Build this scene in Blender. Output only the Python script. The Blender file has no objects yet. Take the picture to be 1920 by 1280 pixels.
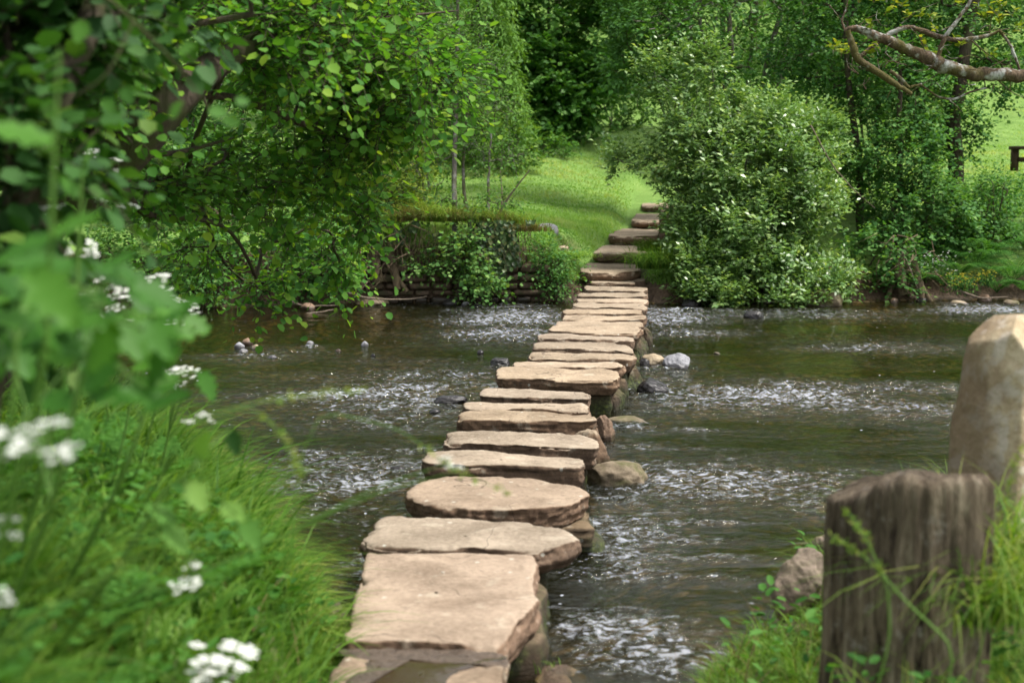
import bpy, math, numpy as np
from mathutils import Vector
PI=math.pi
scene=bpy.context.scene
C=scene.collection
rng=np.random.default_rng(7)

# ------------------------------------------------------------------ camera
CAMZ=1.87; FPX=2667.0; PITCH=math.atan(340/FPX)
cd=bpy.data.cameras.new('camera'); cam=bpy.data.objects.new('camera',cd); C.objects.link(cam)
cd.sensor_width=36; cd.lens=50; cd.clip_start=.05; cd.clip_end=900
cam.location=(0,0,CAMZ); cam.rotation_euler=(PI/2-PITCH,0,0)
cd.dof.use_dof=True; cd.dof.focus_distance=11.0; cd.dof.aperture_fstop=2.8; cd.dof.aperture_blades=0
scene.camera=cam
cp,sp=math.cos(PITCH),math.sin(PITCH)
def ray(px,py):
    a=(px-960)/FPX; b=(640-py)/FPX
    return np.array([a, cp+b*sp, -sp+b*cp])
def WY(px,py,Y):           # world point seen at a photo pixel, at distance Y
    d=ray(px,py); t=Y/d[1]; return np.array([d[0]*t, Y, CAMZ+d[2]*t])
def WZ(px,py,z):           # world point seen at a photo pixel, at height z
    d=ray(px,py); t=(z-CAMZ)/d[2]; return np.array([d[0]*t, d[1]*t, z])

# ------------------------------------------------------------------ noise
def _h(i,j,k,s):
    n=(i.astype(np.int64)*374761393+j.astype(np.int64)*668265263+k.astype(np.int64)*2147483647+s*1274126177)&0xFFFFFFFF
    n=((n^(n>>13))*1274126177)&0xFFFFFFFF
    n=((n^(n>>16))*2246822519)&0xFFFFFFFF
    return ((n^(n>>15))&0xFFFFFF)/float(0xFFFFFF)*2-1
def vnoise(p,s=0):
    p=np.asarray(p,float); f=np.floor(p); t=p-f; t=t*t*t*(t*(t*6-15)+10); f=f.astype(np.int64)
    i,j,k=f[...,0],f[...,1],f[...,2]; x,y,z=t[...,0],t[...,1],t[...,2]; r=0
    for a in (0,1):
        for b in (0,1):
            for c in (0,1):
                r=r+_h(i+a,j+b,k+c,s)*(x if a else 1-x)*(y if b else 1-y)*(z if c else 1-z)
    return r
def fbm(p,o=4,s=0,g=.5):
    p=np.asarray(p,float); r=0; a=1
    for q in range(o):
        r=r+a*vnoise(p*(2.03**q)+17.3*q,s+q); a*=g
    return r
def sst(a,b,x):
    t=np.clip((x-a)/(b-a),0,1); return t*t*(3-2*t)
def unit(v):
    v=np.asarray(v,float); return v/np.maximum(np.linalg.norm(v,axis=-1,keepdims=True),1e-9)
def rdir(n): return unit(rng.normal(size=(n,3)))

# ------------------------------------------------------------------ mesh helpers
def mesh(name,V,F,attr=None,smooth=False,mats=(),mi=None):
    me=bpy.data.meshes.new(name); V=np.ascontiguousarray(V,dtype=np.float32); F=np.ascontiguousarray(F,dtype=np.int32)
    k=F.shape[1]
    me.vertices.add(len(V)); me.vertices.foreach_set('co',V.ravel())
    me.loops.add(F.size); me.loops.foreach_set('vertex_index',F.ravel())
    me.polygons.add(len(F)); me.polygons.foreach_set('loop_start',np.arange(0,F.size,k,dtype=np.int32))
    if smooth: me.polygons.foreach_set('use_smooth',np.ones(len(F),dtype=bool))
    for m in mats: me.materials.append(m)
    if mi is not None: me.polygons.foreach_set('material_index',np.asarray(mi,dtype=np.int32))
    me.update(calc_edges=True); me.validate()
    for n,a in (attr or {}).items():
        at=me.attributes.new(n,'FLOAT','POINT'); at.data.foreach_set('value',np.ascontiguousarray(a,dtype=np.float32))
    return me
def obj(name,V,F,mat,parent=None,attr=None,smooth=False,at=None):
    V=np.asarray(V,float)
    org=np.array(parent.location) if parent is not None else (np.array(at) if at is not None else np.zeros(3))
    if parent is not None and parent.parent is not None: org=org+np.array(parent.parent.location)
    o=bpy.data.objects.new(name,mesh(name,V-org,F,attr,smooth,[mat])); C.objects.link(o)
    if parent is not None: o.parent=parent
    else: o.location=org
    return o
def tag(o,label=None,cat=None,group=None,kind=None):
    if label: o['label']=label
    if cat: o['category']=cat
    if group: o['group']=group
    if kind: o['kind']=kind
    return o
def thing(name,loc,label,cat,group=None):
    o=bpy.data.objects.new(name,None); C.objects.link(o); o.location=loc; o.empty_display_size=.2
    return tag(o,label,cat,group)
class Geo:                                   # gathers quads
    def __init__(s): s.V=[];s.F=[];s.A=[];s.n=0
    def add(s,V,F,a=None):
        V=np.asarray(V,float).reshape(-1,3); s.V.append(V); s.F.append(np.asarray(F,int).reshape(-1,4)+s.n); s.n+=len(V)
        s.A.append(np.zeros(len(V)) if a is None else np.broadcast_to(a,(len(V),)))
    def out(s): return np.concatenate(s.V),np.concatenate(s.F),np.concatenate(s.A)
    def build(s,name,mat,parent=None,smooth=False,at=None):
        V,F,A=s.out(); return obj(name,V,F,mat,parent,{'rnd':A},smooth,at)

def tube(P,R,k=6,cap=True):
    P=np.asarray(P,float); R=np.broadcast_to(R,(len(P),)); n=len(P)
    T=np.gradient(P,axis=0) if n>2 else np.repeat((P[1]-P[0])[None],n,0)
    T=unit(T); up=np.array([.31,.17,.93]) if abs(T[0][2])<.9 else np.array([1.,.1,0])
    A=np.cross(T,up); A=unit(A)
    for i in range(1,n):
        a=A[i-1]-T[i]*np.dot(A[i-1],T[i]); A[i]=a/max(np.linalg.norm(a),1e-9)
    B=np.cross(T,A); th=np.arange(k)*2*PI/k
    V=P[:,None]+R[:,None,None]*(A[:,None]*np.cos(th)[None,:,None]+B[:,None]*np.sin(th)[None,:,None])
    V=V.reshape(-1,3); i=np.arange(n-1)[:,None]*k; j=np.arange(k)[None]; j2=(j+1)%k
    F=np.stack([i+j,i+j2,i+k+j2,i+k+j],-1).reshape(-1,4)
    return V,F

LEAF={
 'round':(np.array([[0,0,0],[.25,.44,.07],[.72,.40,.05],[1,0,-.06],[.72,-.40,.05],[.25,-.44,.07]]),np.array([[0,3,2,1],[0,5,4,3]])),
 'quad':(np.array([[0,0,0],[.45,.5,.1],[1,0,-.05],[.45,-.5,.1]]),np.array([[0,1,2,3]])),
}
st=[(0,0),(.08,.36),(.2,.24),(.36,.56),(.46,.32),(.6,.46),(.7,.24),(.84,.24),(1,0)]
bv=[];bf=[]
for i,(u,w) in enumerate(st): bv+=[[u,w,.05-.1*u*u],[u,0,-.1*u*u-.02],[u,-w,.05-.1*u*u]]
for i in range(len(st)-1): bf+=[[3*i,3*i+3,3*i+4,3*i+1],[3*i+1,3*i+4,3*i+5,3*i+2]]
LEAF['broad']=(np.array(bv),np.array(bf))
def leaves(geo,P,A,N,L,W,shape='quad',rnd=None):
    n=len(P)
    if n==0: return
    T,F=LEAF[shape]; A=unit(A); S=unit(np.cross(A,N)+1e-6); N2=np.cross(S,A)
    L=np.broadcast_to(L,(n,))[:,None,None]; 
    V=P[:,None]+L*(T[None,:,0:1]*A[:,None]+T[None,:,1:2]*W*S[:,None]+T[None,:,2:3]*N2[:,None])
    k=len(T); FF=(F[None]+(np.arange(n)*k)[:,None,None]).reshape(-1,4)
    r=rng.random(n) if rnd is None else rnd
    geo.add(V.reshape(-1,3),FF,np.repeat(r,k))

# ------------------------------------------------------------------ materials
def mat(name):
    m=bpy.data.materials.new(name); m.use_nodes=True; nt=m.node_tree; nt.nodes.clear()
    return m,nt,lambda t,**k:_nd(nt,t,k)
def _nd(nt,t,k):
    n=nt.nodes.new(t)
    for a,b in k.items(): setattr(n,a,b)
    return n
def ramp(nt,fac,stops,interp='LINEAR'):
    r=nt.nodes.new('ShaderNodeValToRGB'); cr=r.color_ramp; cr.interpolation=interp
    while len(cr.elements)<len(stops): cr.elements.new(.5)
    for e,(p,c) in zip(cr.elements,stops): e.position=p; e.color=(*c,1) if len(c)==3 else c
    if fac is not None: nt.links.new(fac,r.inputs[0])
    return r.outputs[0]
def noise(nt,vec,scale,detail=4,rough=.55,dist=0):
    n=nt.nodes.new('ShaderNodeTexNoise'); n.inputs['Scale'].default_value=scale; n.inputs['Detail'].default_value=detail
    n.inputs['Roughness'].default_value=rough; n.inputs['Distortion'].default_value=dist
    if vec is not None: nt.links.new(vec,n.inputs['Vector'])
    return n.outputs['Fac']
def mixc(nt,f,a,b,bt='MIX'):
    m=nt.nodes.new('ShaderNodeMix'); m.data_type='RGBA'; m.blend_type=bt
    for s,i in ((f,0),(a,6),(b,7)):
        if isinstance(s,(int,float)): m.inputs[i].default_value=s
        elif isinstance(s,tuple): m.inputs[i].default_value=(*s,1)
        else: nt.links.new(s,m.inputs[i])
    return m.outputs[2]
def math_(nt,op,a,b=None,clamp=False):
    m=nt.nodes.new('ShaderNodeMath'); m.operation=op; m.use_clamp=clamp
    for s,i in ((a,0),(b,1)):
        if s is None: continue
        if isinstance(s,(int,float)): m.inputs[i].default_value=s
        else: nt.links.new(s,m.inputs[i])
    return m.outputs[0]
def mrange(nt,v,a,b,c=0.,d=1.):
    m=nt.nodes.new('ShaderNodeMapRange'); nt.links.new(v,m.inputs[0])
    for i,x in enumerate((a,b,c,d)): m.inputs[i+1].default_value=x
    return m.outputs[0]
def bump(nt,h,strength,dist,prev=None):
    b=nt.nodes.new('ShaderNodeBump'); b.inputs['Strength'].default_value=strength; b.inputs['Distance'].default_value=dist
    nt.links.new(h,b.inputs['Height'])
    if prev is not None: nt.links.new(prev,b.inputs['Normal'])
    return b.outputs[0]
def princ(nt,col,rough=.8,norm=None,spec=.3):
    p=nt.nodes.new('ShaderNodeBsdfPrincipled')
    if isinstance(col,tuple): p.inputs['Base Color'].default_value=(*col,1)
    else: nt.links.new(col,p.inputs['Base Color'])
    if isinstance(rough,(int,float)): p.inputs['Roughness'].default_value=rough
    else: nt.links.new(rough,p.inputs['Roughness'])
    p.inputs['Specular IOR Level'].default_value=spec
    if norm is not None: nt.links.new(norm,p.inputs['Normal'])
    return p.outputs[0]
def out(nt,s):
    o=nt.nodes.new('ShaderNodeOutputMaterial'); nt.links.new(s,o.inputs[0])
def leafmat(name,cols,trans=.35,rough=.6,spec=.14,tcol=(1.3,1.25,.45)):
    m,nt,nd=mat(name); a=nd('ShaderNodeAttribute',attribute_name='rnd')
    n=len(cols); c=ramp(nt,a.outputs['Fac'],[(i/(n-1) if n>1 else 0,x) for i,x in enumerate(cols)])
    p=princ(nt,c,rough,None,spec); t=nt.nodes.new('ShaderNodeBsdfTranslucent')
    nt.links.new(mixc(nt,1.,c,tcol,'MULTIPLY'),t.inputs[0])
    mx=nt.nodes.new('ShaderNodeMixShader'); mx.inputs[0].default_value=trans
    nt.links.new(p,mx.inputs[1]); nt.links.new(t.outputs[0],mx.inputs[2]); out(nt,mx.outputs[0]); return m
def coords(nt,kind='Object'):
    return nt.nodes.new('ShaderNodeTexCoord').outputs[kind]
def geo_pos(nt):
    g=nt.nodes.new('ShaderNodeNewGeometry'); return g
def sepz(nt,v):
    s=nt.nodes.new('ShaderNodeSeparateXYZ'); nt.links.new(v,s.inputs[0]); return s.outputs
def barkmat(name,c1,c2,lichen=None,moss=None,scale=1.,bs=.6):
    m,nt,nd=mat(name); v=coords(nt)
    mp=nd('ShaderNodeMapping'); mp.inputs['Scale'].default_value=(1,1,.35); nt.links.new(v,mp.inputs[0])
    n1=noise(nt,mp.outputs[0],38*scale,6,.65,.4); c=ramp(nt,n1,[(.3,c1),(.7,c2)])
    if lichen: c=mixc(nt,ramp(nt,noise(nt,v,11*scale,5,.6),[(.5,(0,0,0)),(.62,(1,1,1))]),c,lichen)
    if moss: c=mixc(nt,ramp(nt,noise(nt,v,4.3*scale,5,.6),[(.47,(0,0,0)),(.6,(1,1,1))]),c,moss)
    out(nt,princ(nt,c,.9,bump(nt,n1,bs,.02),.2)); return m

def sandstone(name,top1,top2,side1,side2,moss=.5,top_clean=True):
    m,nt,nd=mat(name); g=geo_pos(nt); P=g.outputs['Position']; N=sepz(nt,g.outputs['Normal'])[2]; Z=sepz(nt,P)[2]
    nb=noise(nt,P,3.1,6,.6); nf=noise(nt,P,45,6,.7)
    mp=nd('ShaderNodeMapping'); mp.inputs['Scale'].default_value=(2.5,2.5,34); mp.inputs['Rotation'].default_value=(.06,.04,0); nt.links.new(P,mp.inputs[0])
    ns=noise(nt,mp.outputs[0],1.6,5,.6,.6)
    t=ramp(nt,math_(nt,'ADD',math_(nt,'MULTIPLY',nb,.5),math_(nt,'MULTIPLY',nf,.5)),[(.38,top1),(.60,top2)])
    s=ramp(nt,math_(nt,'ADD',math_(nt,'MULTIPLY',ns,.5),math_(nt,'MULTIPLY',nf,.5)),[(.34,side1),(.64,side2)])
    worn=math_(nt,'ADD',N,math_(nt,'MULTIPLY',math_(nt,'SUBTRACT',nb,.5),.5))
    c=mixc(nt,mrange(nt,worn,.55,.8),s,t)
    oi=nt.nodes.new('ShaderNodeObjectInfo'); c=mixc(nt,1.,c,ramp(nt,oi.outputs['Random'],[(0,(.80,.79,.78)),(.35,(1.04,.98,.90)),(.65,(.90,.90,.92)),(1,(1.08,1.03,.98))]),'MULTIPLY')
    # speckles and small stains
    c=mixc(nt,ramp(nt,noise(nt,P,21,5,.7),[(.60,(0,0,0)),(.72,(.55,.55,.55))]),c,(.10,.075,.055))
    c=mixc(nt,ramp(nt,noise(nt,P,7.7,4,.6),[(.60,(0,0,0)),(.68,(.35,.35,.35))]),c,(.5,.44,.34))
    # damp dark patches, pale lichen spots and hairline cracks
    c=mixc(nt,ramp(nt,noise(nt,P,1.9,5,.65,.6),[(.52,(0,0,0)),(.66,(.55,.55,.55))]),c,mixc(nt,1.,c,(.48,.44,.40),'MULTIPLY'))
    vl=nt.nodes.new('ShaderNodeTexVoronoi'); vl.inputs['Scale'].default_value=15; nt.links.new(P,vl.inputs['Vector'])
    ls=math_(nt,'MULTIPLY',math_(nt,'LESS_THAN',math_(nt,'ADD',vl.outputs['Distance'],math_(nt,'MULTIPLY',nf,.2)),.25),math_(nt,'GREATER_THAN',sepz(nt,vl.outputs['Color'])[0],.84))
    c=mixc(nt,math_(nt,'MULTIPLY',ls,.6),c,(.50,.49,.42))
    wv=noise(nt,P,1.3,3,.5,.4); ck=math_(nt,'LESS_THAN',math_(nt,'ABSOLUTE',math_(nt,'SUBTRACT',wv,.5)),.0022)
    c=mixc(nt,math_(nt,'MULTIPLY',ck,.6),c,(.05,.035,.025))
    # wet and mossy near the waterline
    zz=math_(nt,'ADD',Z,math_(nt,'MULTIPLY',math_(nt,'SUBTRACT',noise(nt,P,9,4),.5),.12))
    low=mrange(nt,zz,.17,.06)
    mcol=ramp(nt,noise(nt,P,42,5,.7),[(.38,(.012,.016,.006)),(.54,(.035,.045,.012)),(.68,(.10,.12,.025))])
    mm=math_(nt,'MULTIPLY',low,mrange(nt,noise(nt,P,5.5,4),.5-.1*moss,.62-.1*moss),True)
    c=mixc(nt,math_(nt,'MULTIPLY',low,.75),c,(.028,.02,.012))
    c=mixc(nt,math_(nt,'MULTIPLY',mm,moss*1.2,True),c,mcol)
    wet=mrange(nt,zz,.07,.01)
    rough=math_(nt,'SUBTRACT',.88,math_(nt,'MULTIPLY',wet,.6))
    h=math_(nt,'ADD',math_(nt,'MULTIPLY',nf,.4),math_(nt,'MULTIPLY',ns,.6))
    cr=noise(nt,P,13,5,.6,1.2)
    b=bump(nt,h,.5,.012,bump(nt,cr,.35,.02))
    out(nt,princ(nt,c,rough,b,.3)); return m

M={}
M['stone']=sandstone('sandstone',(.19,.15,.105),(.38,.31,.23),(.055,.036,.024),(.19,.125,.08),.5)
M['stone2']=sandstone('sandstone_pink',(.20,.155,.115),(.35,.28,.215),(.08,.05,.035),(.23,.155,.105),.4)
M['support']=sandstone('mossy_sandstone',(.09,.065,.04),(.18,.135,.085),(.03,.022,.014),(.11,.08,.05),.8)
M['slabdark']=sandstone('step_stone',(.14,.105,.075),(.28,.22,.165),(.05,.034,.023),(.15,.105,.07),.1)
# ------------------------------------------------------------------ terrain
NEAR=np.array([(-60,22),(-30,18),(-8,14.5),(-3.8,12),(-2.75,9.5),(-2.05,8),(-1.5,7),(-1.08,6),(-.86,5.45),(-.66,5.05),(-.42,4.85),(.02,4.7),(.15,4.55),(.4,4.5),(.62,4.8),(.85,5.25),(1.1,5.75),(1.6,6.6),(2.6,7.4),(3.6,8.1),(4.4,9.3),(5.6,11),(9,12.4),(30,14),(60,16)],float)
FAR=np.array([(-60,17),(-30,17),(-8,17.4),(-4.5,17.9),(-3,18.2),(-1.9,18.7),(.8,18.85),(1.0,19.0),(1.7,19.0),(1.95,18.5),(3.5,18.7),(5,18.9),(8,19.1),(30,18.6),(60,18)],float)
def pdist(x,y,L):
    best=np.full(x.shape,1e9)
    for (ax,ay),(bx,by) in zip(L[:-1],L[1:]):
        dx,dy=bx-ax,by-ay; t=np.clip(((x-ax)*dx+(y-ay)*dy)/(dx*dx+dy*dy),0,1)
        best=np.minimum(best,np.hypot(x-ax-t*dx,y-ay-t*dy))
    return best
PATH=[(1.33,18.9,.26),(1.37,19.4,.34),(1.45,20.3,.36),(1.62,20.9,.50),(1.8,22.0,.53),(1.98,22.6,.65),(2.25,24.2,.69),(2.42,24.9,.80),(2.62,27.5,.84),(2.78,28.4,.95),(3.1,31.5,1.15),(3.9,34,1.55),(5.5,37,2.1),(7,40,2.7)]
def path_near(x,y):
    best=np.full(x.shape,1e9); zz=np.zeros(x.shape)
    for (ax,ay,az),(bx,by,bz) in zip(PATH[:-1],PATH[1:]):
        dx,dy=bx-ax,by-ay; t=np.clip(((x-ax)*dx+(y-ay)*dy)/(dx*dx+dy*dy),0,1)
        d=np.hypot(x-ax-t*dx,y-ay-t*dy); k=d<best; best=np.where(k,d,best); zz=np.where(k,az+t*(bz-az),zz)
    return best,zz
def pw(d,xs,ys): return np.interp(d,xs,ys)
def ground(x,y):
    x=np.asarray(x,float); y=np.asarray(y,float)
    yn=np.interp(x,NEAR[:,0],NEAR[:,1]); yf=np.interp(x,FAR[:,0],FAR[:,1])
    P=np.stack([x,y,0*x],-1)
    nz=fbm(P*.9,4,3); nf=fbm(P*5,3,9)
    near=y<yn; far=y>yf
    dn=pdist(x,y,NEAR); df=pdist(x,y,FAR)
    # near bank
    wl=sst(-.5,-.9,x); wr=sst(.25,.8,x); wc=1-wl-wr
    hl=pw(dn,[0,.12,.5,1.2,2.5,6,40],[-.02,.28,.50,.74,.95,1.2,3])
    hr=pw(dn,[0,.15,.5,.9,1.6,2.5,6,40],[-.02,.12,.19,.27,.42,.60,.9,2.5])
    hc=pw(dn,[0,.15,.6,2,6,40],[-.03,.07,.15,.24,.5,2])
    hN=hl*wl+hr*wr+hc*wc+nz*.05*np.clip(dn,0,1)+nf*.012
    # far bank
    wL=sst(1.25,1.05,x); wR=sst(1.7,2.2,x)
    base=.95+.02*(y-19.5)+np.maximum(y-27,0)*.11+np.maximum(y-60,0)*.25
    bL=pw(df,[0,.05,.28,.5,1,400],[-.02,.25,.80,.93,1.0,1.0]); bR=pw(df,[0,.3,.8,1.8,4,400],[-.02,.22,.5,.8,1.0,1.0]); bC=pw(df,[0,.1,400],[-.02,.2,1.])
    fac=bL*wL+bR*wR+(1-wL-wR)*bL
    hF=base*fac+nz*.07*np.clip(df,0,1)*(1+np.clip((y-30)/20,0,3))+nf*.02
    # grass falls away in a small dip between the wall and the steps
    hF=hF-.38*np.exp(-((x-1.0)/.28)**2)*sst(.9,0,df)
    pd,pz=path_near(x,y)
    w=sst(.95,.42,pd)*sst(18.3,18.9,y); hF=hF*(1-w)+(pz-.07)*w
    w2=sst(2.6,.7,pd)*sst(20.5,22.5,y)*(1-w); hF=hF*(1-w2*.65)+(pz+.03)*w2*.65
    dd=np.minimum(dn,df)
    mudb=(.08+.09*nf)*np.exp(-(((x-.13)/.11)**2+((y-4.85)/.30)**2))+(.085+.06*nf)*np.exp(-(((x-.36)/.16)**2+((y-5.05)/.05)**2))
    hN=hN+mudb*(1+.5*nf); hB=mudb-.05-.33*sst(0,1.6,dd)+nz*.05+nf*.02
    return np.where(near,hN,np.where(far,hF,hB))
def stretch(a,b,n,c,s):                # uneven spacing, dense round c
    u=np.linspace(np.arcsinh((a-c)/s),np.arcsinh((b-c)/s),n); return c+s*np.sinh(u)
def grid(xs,ys,zf):
    X,Y=np.meshgrid(xs,ys); Z=zf(X,Y); V=np.stack([X,Y,Z],-1).reshape(-1,3)
    nx=len(xs); i=np.arange(len(ys)-1)[:,None]*nx; j=np.arange(nx-1)[None]
    return V,np.stack([i+j,i+j+1,i+nx+j+1,i+nx+j],-1).reshape(-1,4)
xs=stretch(-220,220,520,0,4.5)
ys=np.concatenate([np.linspace(-60,1,20),np.linspace(1.1,17.5,330),np.linspace(17.52,22,150),22+stretch(0,380,150,0,6)[1:]])
V,F=grid(xs,ys,ground)

m,nt,nd=mat('ground_surface'); g=geo_pos(nt); P=g.outputs['Position']; Z=sepz(nt,P)[2]; N=sepz(nt,g.outputs['Normal'])[2]
n1=noise(nt,P,2.2,6,.6); n2=noise(nt,P,28,5,.65)
vo=nd('ShaderNodeTexVoronoi'); vo.inputs['Scale'].default_value=11; nt.links.new(P,vo.inputs['Vector'])
bedc=ramp(nt,vo.outputs['Color'],[(.1,(.10,.06,.022)),(.5,(.22,.14,.055)),(.9,(.36,.26,.13))])
bedc=mixc(nt,mrange(nt,vo.outputs['Distance'],.35,.65),bedc,(.02,.014,.006))
bedc=mixc(nt,mrange(nt,n1,.4,.65,0,.75),bedc,(.05,.05,.012))
soil=ramp(nt,n2,[(.3,(.035,.023,.014)),(.7,(.13,.088,.055))])
turf=ramp(nt,math_(nt,'ADD',math_(nt,'MULTIPLY',n1,.5),math_(nt,'MULTIPLY',n2,.5)),[(.35,(.07,.14,.025)),(.5,(.13,.23,.045)),(.66,(.21,.31,.08))])
flat=mrange(nt,math_(nt,'ADD',N,math_(nt,'MULTIPLY',math_(nt,'SUBTRACT',n1,.5),.3)),.45,.7)
hi=mrange(nt,math_(nt,'ADD',Z,math_(nt,'MULTIPLY',n1,.1)),.28,.42)
c=mixc(nt,math_(nt,'MULTIPLY',flat,hi,True),soil,turf)
c=mixc(nt,mrange(nt,Z,.0,.03,1,0),c,bedc)
vh=mrange(nt,vo.outputs['Distance'],0,.6,1,0)
b=bump(nt,n2,.7,.03,bump(nt,math_(nt,'MULTIPLY',vh,mrange(nt,Z,0,.05,1,0)),.8,.03))
wetr=mrange(nt,Z,.02,.12,.45,.95)
out(nt,princ(nt,c,wetr,b,.25)); M['ground']=m
tag(obj('ground',V,F,m,smooth=True),kind='structure')

# ------------------------------------------------------------------ river
def blob(px,py,rx,ry,a):
    c=WZ(px,py,0); e=WZ(px+rx,py,0); u=WZ(px,py-ry,0); d=WZ(px,py+ry,0)
    return (c[0],.5*(u[1]+d[1]),abs(e[0]-c[0]),.5*(u[1]-d[1]),a)
RIF=[blob(740,745,200,45,1.0),blob(640,915,170,55,1.1),blob(560,870,120,25,.7),blob(950,605,110,35,1.1),blob(760,690,150,18,.5),
     blob(1450,745,300,32,1.05),blob(1230,700,70,50,.9),blob(1250,600,90,25,1.2),blob(1700,735,120,25,.7),blob(1330,910,260,42,1.15),blob(1560,950,140,24,.9),
     blob(1860,582,120,14,1.3),blob(1480,590,300,12,.6),blob(1120,1010,60,60,.6),blob(700,572,260,8,.5),blob(1150,1190,120,40,.7),blob(1240,1245,130,30,.9),
     blob(500,670,80,14,.5),blob(1600,650,220,14,.45),blob(760,845,120,20,.45)]
for k_ in range(15):      # water heaping up and breaking at both ends of the stones
    u_=k_/14; d_=1/(1/6.2+(1/17.-1/6.2)*u_); cx_=-.13+(d_-6.2)*.105; hw_=.50; s_=.13+.02*(k_%3)
    RIF+=[(cx_-hw_,d_,.16,s_,.75+.2*(k_%2)),(cx_+hw_+.12,d_+.1,.22,s_,.65+.25*((k_+1)%2)),(cx_+hw_+.45,d_+.05,.35,.07,.6)]
RIF+=[(WZ(px,py,0)[0],WZ(px,py,0)[1]-.05,r_,.10,.8) for px,py,r_ in [(1272,694,.2),(1229,742,.25),(1155,912,.3),(845,760,.25),(937,687,.2),(460,664,.3),(581,650,.1)]]
def riffle(x,y):
    r=0*x
    for cx,cy,rx,ry,a in RIF: r=np.maximum(r,a*np.exp(-(((x-cx)/rx)**2+((y-cy)/ry)**2)*.7))
    n=fbm(np.stack([x*.55,y*1.7,0*x],-1),3,21)
    return np.clip(r*(1+.55*n)+.075+.07*n,.02,1.3)
def waves(x,y):
    r=riffle(x,y); w=.35+.65*0
    wx=x+.25*fbm(np.stack([x*.8,y*.8,0*x],-1),2,31); wy=y+.2*fbm(np.stack([x*.8+9,y*.8,0*x],-1),2,33)
    a=fbm(np.stack([wx*2.0,wy*3.2,0*x],-1),2,41)*.010
    b=(1-np.abs(vnoise(np.stack([wx*5,wy*8.5,0*x],-1),43)))**2*.032
    c=(1-np.abs(vnoise(np.stack([wx*12+3,wy*19,0*x],-1),45)))**2*.018
    d=vnoise(np.stack([wx*26,wy*38,0*x],-1),47)*.006
    calm=.0022*vnoise(np.stack([wx*7,wy*11,0*x],-1),49)+.0011*vnoise(np.stack([wx*15,wy*24,0*x],-1),51)
    return a*(.10+r)+(b+c+d-.01)*r+calm
xs=np.concatenate([stretch(-60,-7.5,30,-7.5,3)[:-1],np.linspace(-7.5,8.5,560),stretch(8.5,60,30,8.5,3)[1:]])
t=np.linspace(0,1,760); ys=1/(1/4.3+(1/19.6-1/4.3)*t)          # finer near the viewer
ys=np.concatenate([ys])
V,F=grid(xs,ys,waves)
rf=riffle(V[:,0],V[:,1])
m,nt,nd=mat('river_water'); g=geo_pos(nt); P=g.outputs['Position']; a=nd('ShaderNodeAttribute',attribute_name='rnd').outputs['Fac']
mp=nd('ShaderNodeMapping'); mp.inputs['Scale'].default_value=(.75,1.8,1); nt.links.new(P,mp.inputs[0])
w1=noise(nt,mp.outputs[0],17,3,.6,.6); w2=noise(nt,mp.outputs[0],48,3,.6,.3)
amp=math_(nt,'ADD',-.02,math_(nt,'MULTIPLY',a,2.4),False)
h=math_(nt,'MULTIPLY',math_(nt,'ADD',math_(nt,'MULTIPLY',w1,1.),math_(nt,'MULTIPLY',w2,.33)),amp)
nrm=bump(nt,h,1.,.022)
fr=nd('ShaderNodeFresnel'); fr.inputs[0].default_value=1.42; nt.links.new(nrm,fr.inputs[1])
tr=nd('ShaderNodeBsdfTransparent'); tr.inputs[0].default_value=(.54,.48,.26,1)
gl=nd('ShaderNodeBsdfGlossy'); gl.inputs['Roughness'].default_value=.04; gl.inputs['Color'].default_value=(.93,.95,.87,1); nt.links.new(nrm,gl.inputs['Normal'])
df=nd('ShaderNodeBsdfDiffuse'); df.inputs[0].default_value=(.020,.021,.007,1)
mb=nd('ShaderNodeMixShader'); mb.inputs[0].default_value=.22; nt.links.new(tr.outputs[0],mb.inputs[1]); nt.links.new(df.outputs[0],mb.inputs[2])
mx=nd('ShaderNodeMixShader'); nt.links.new(fr.outputs[0],mx.inputs[0]); nt.links.new(mb.outputs[0],mx.inputs[1]); nt.links.new(gl.outputs[0],mx.inputs[2])
# painted sky glints and sheen, with some foam, where the stream breaks
glint_foam=nd('ShaderNodeBsdfDiffuse'); glint_foam.inputs[0].default_value=(.66,.69,.76,1)
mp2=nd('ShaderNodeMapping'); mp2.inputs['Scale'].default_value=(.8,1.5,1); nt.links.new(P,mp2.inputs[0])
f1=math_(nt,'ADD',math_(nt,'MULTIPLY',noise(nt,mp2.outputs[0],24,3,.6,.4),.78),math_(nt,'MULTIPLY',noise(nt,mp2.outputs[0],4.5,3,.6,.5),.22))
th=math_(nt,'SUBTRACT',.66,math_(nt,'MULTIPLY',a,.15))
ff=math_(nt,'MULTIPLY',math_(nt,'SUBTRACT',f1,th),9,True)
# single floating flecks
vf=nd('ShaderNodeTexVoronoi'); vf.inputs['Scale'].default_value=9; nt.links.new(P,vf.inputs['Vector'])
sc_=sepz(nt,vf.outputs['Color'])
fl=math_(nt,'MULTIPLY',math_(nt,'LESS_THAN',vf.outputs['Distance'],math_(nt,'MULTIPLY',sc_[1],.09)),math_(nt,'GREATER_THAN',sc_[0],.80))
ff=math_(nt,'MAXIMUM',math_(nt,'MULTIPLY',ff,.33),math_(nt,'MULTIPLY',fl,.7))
m2=nd('ShaderNodeMixShader'); nt.links.new(ff,m2.inputs[0]); nt.links.new(mx.outputs[0],m2.inputs[1]); nt.links.new(glint_foam.outputs[0],m2.inputs[2])
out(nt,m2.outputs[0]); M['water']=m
tag(obj('river_water',V,F,m,None,{'rnd':rf},True),kind='structure')

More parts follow.
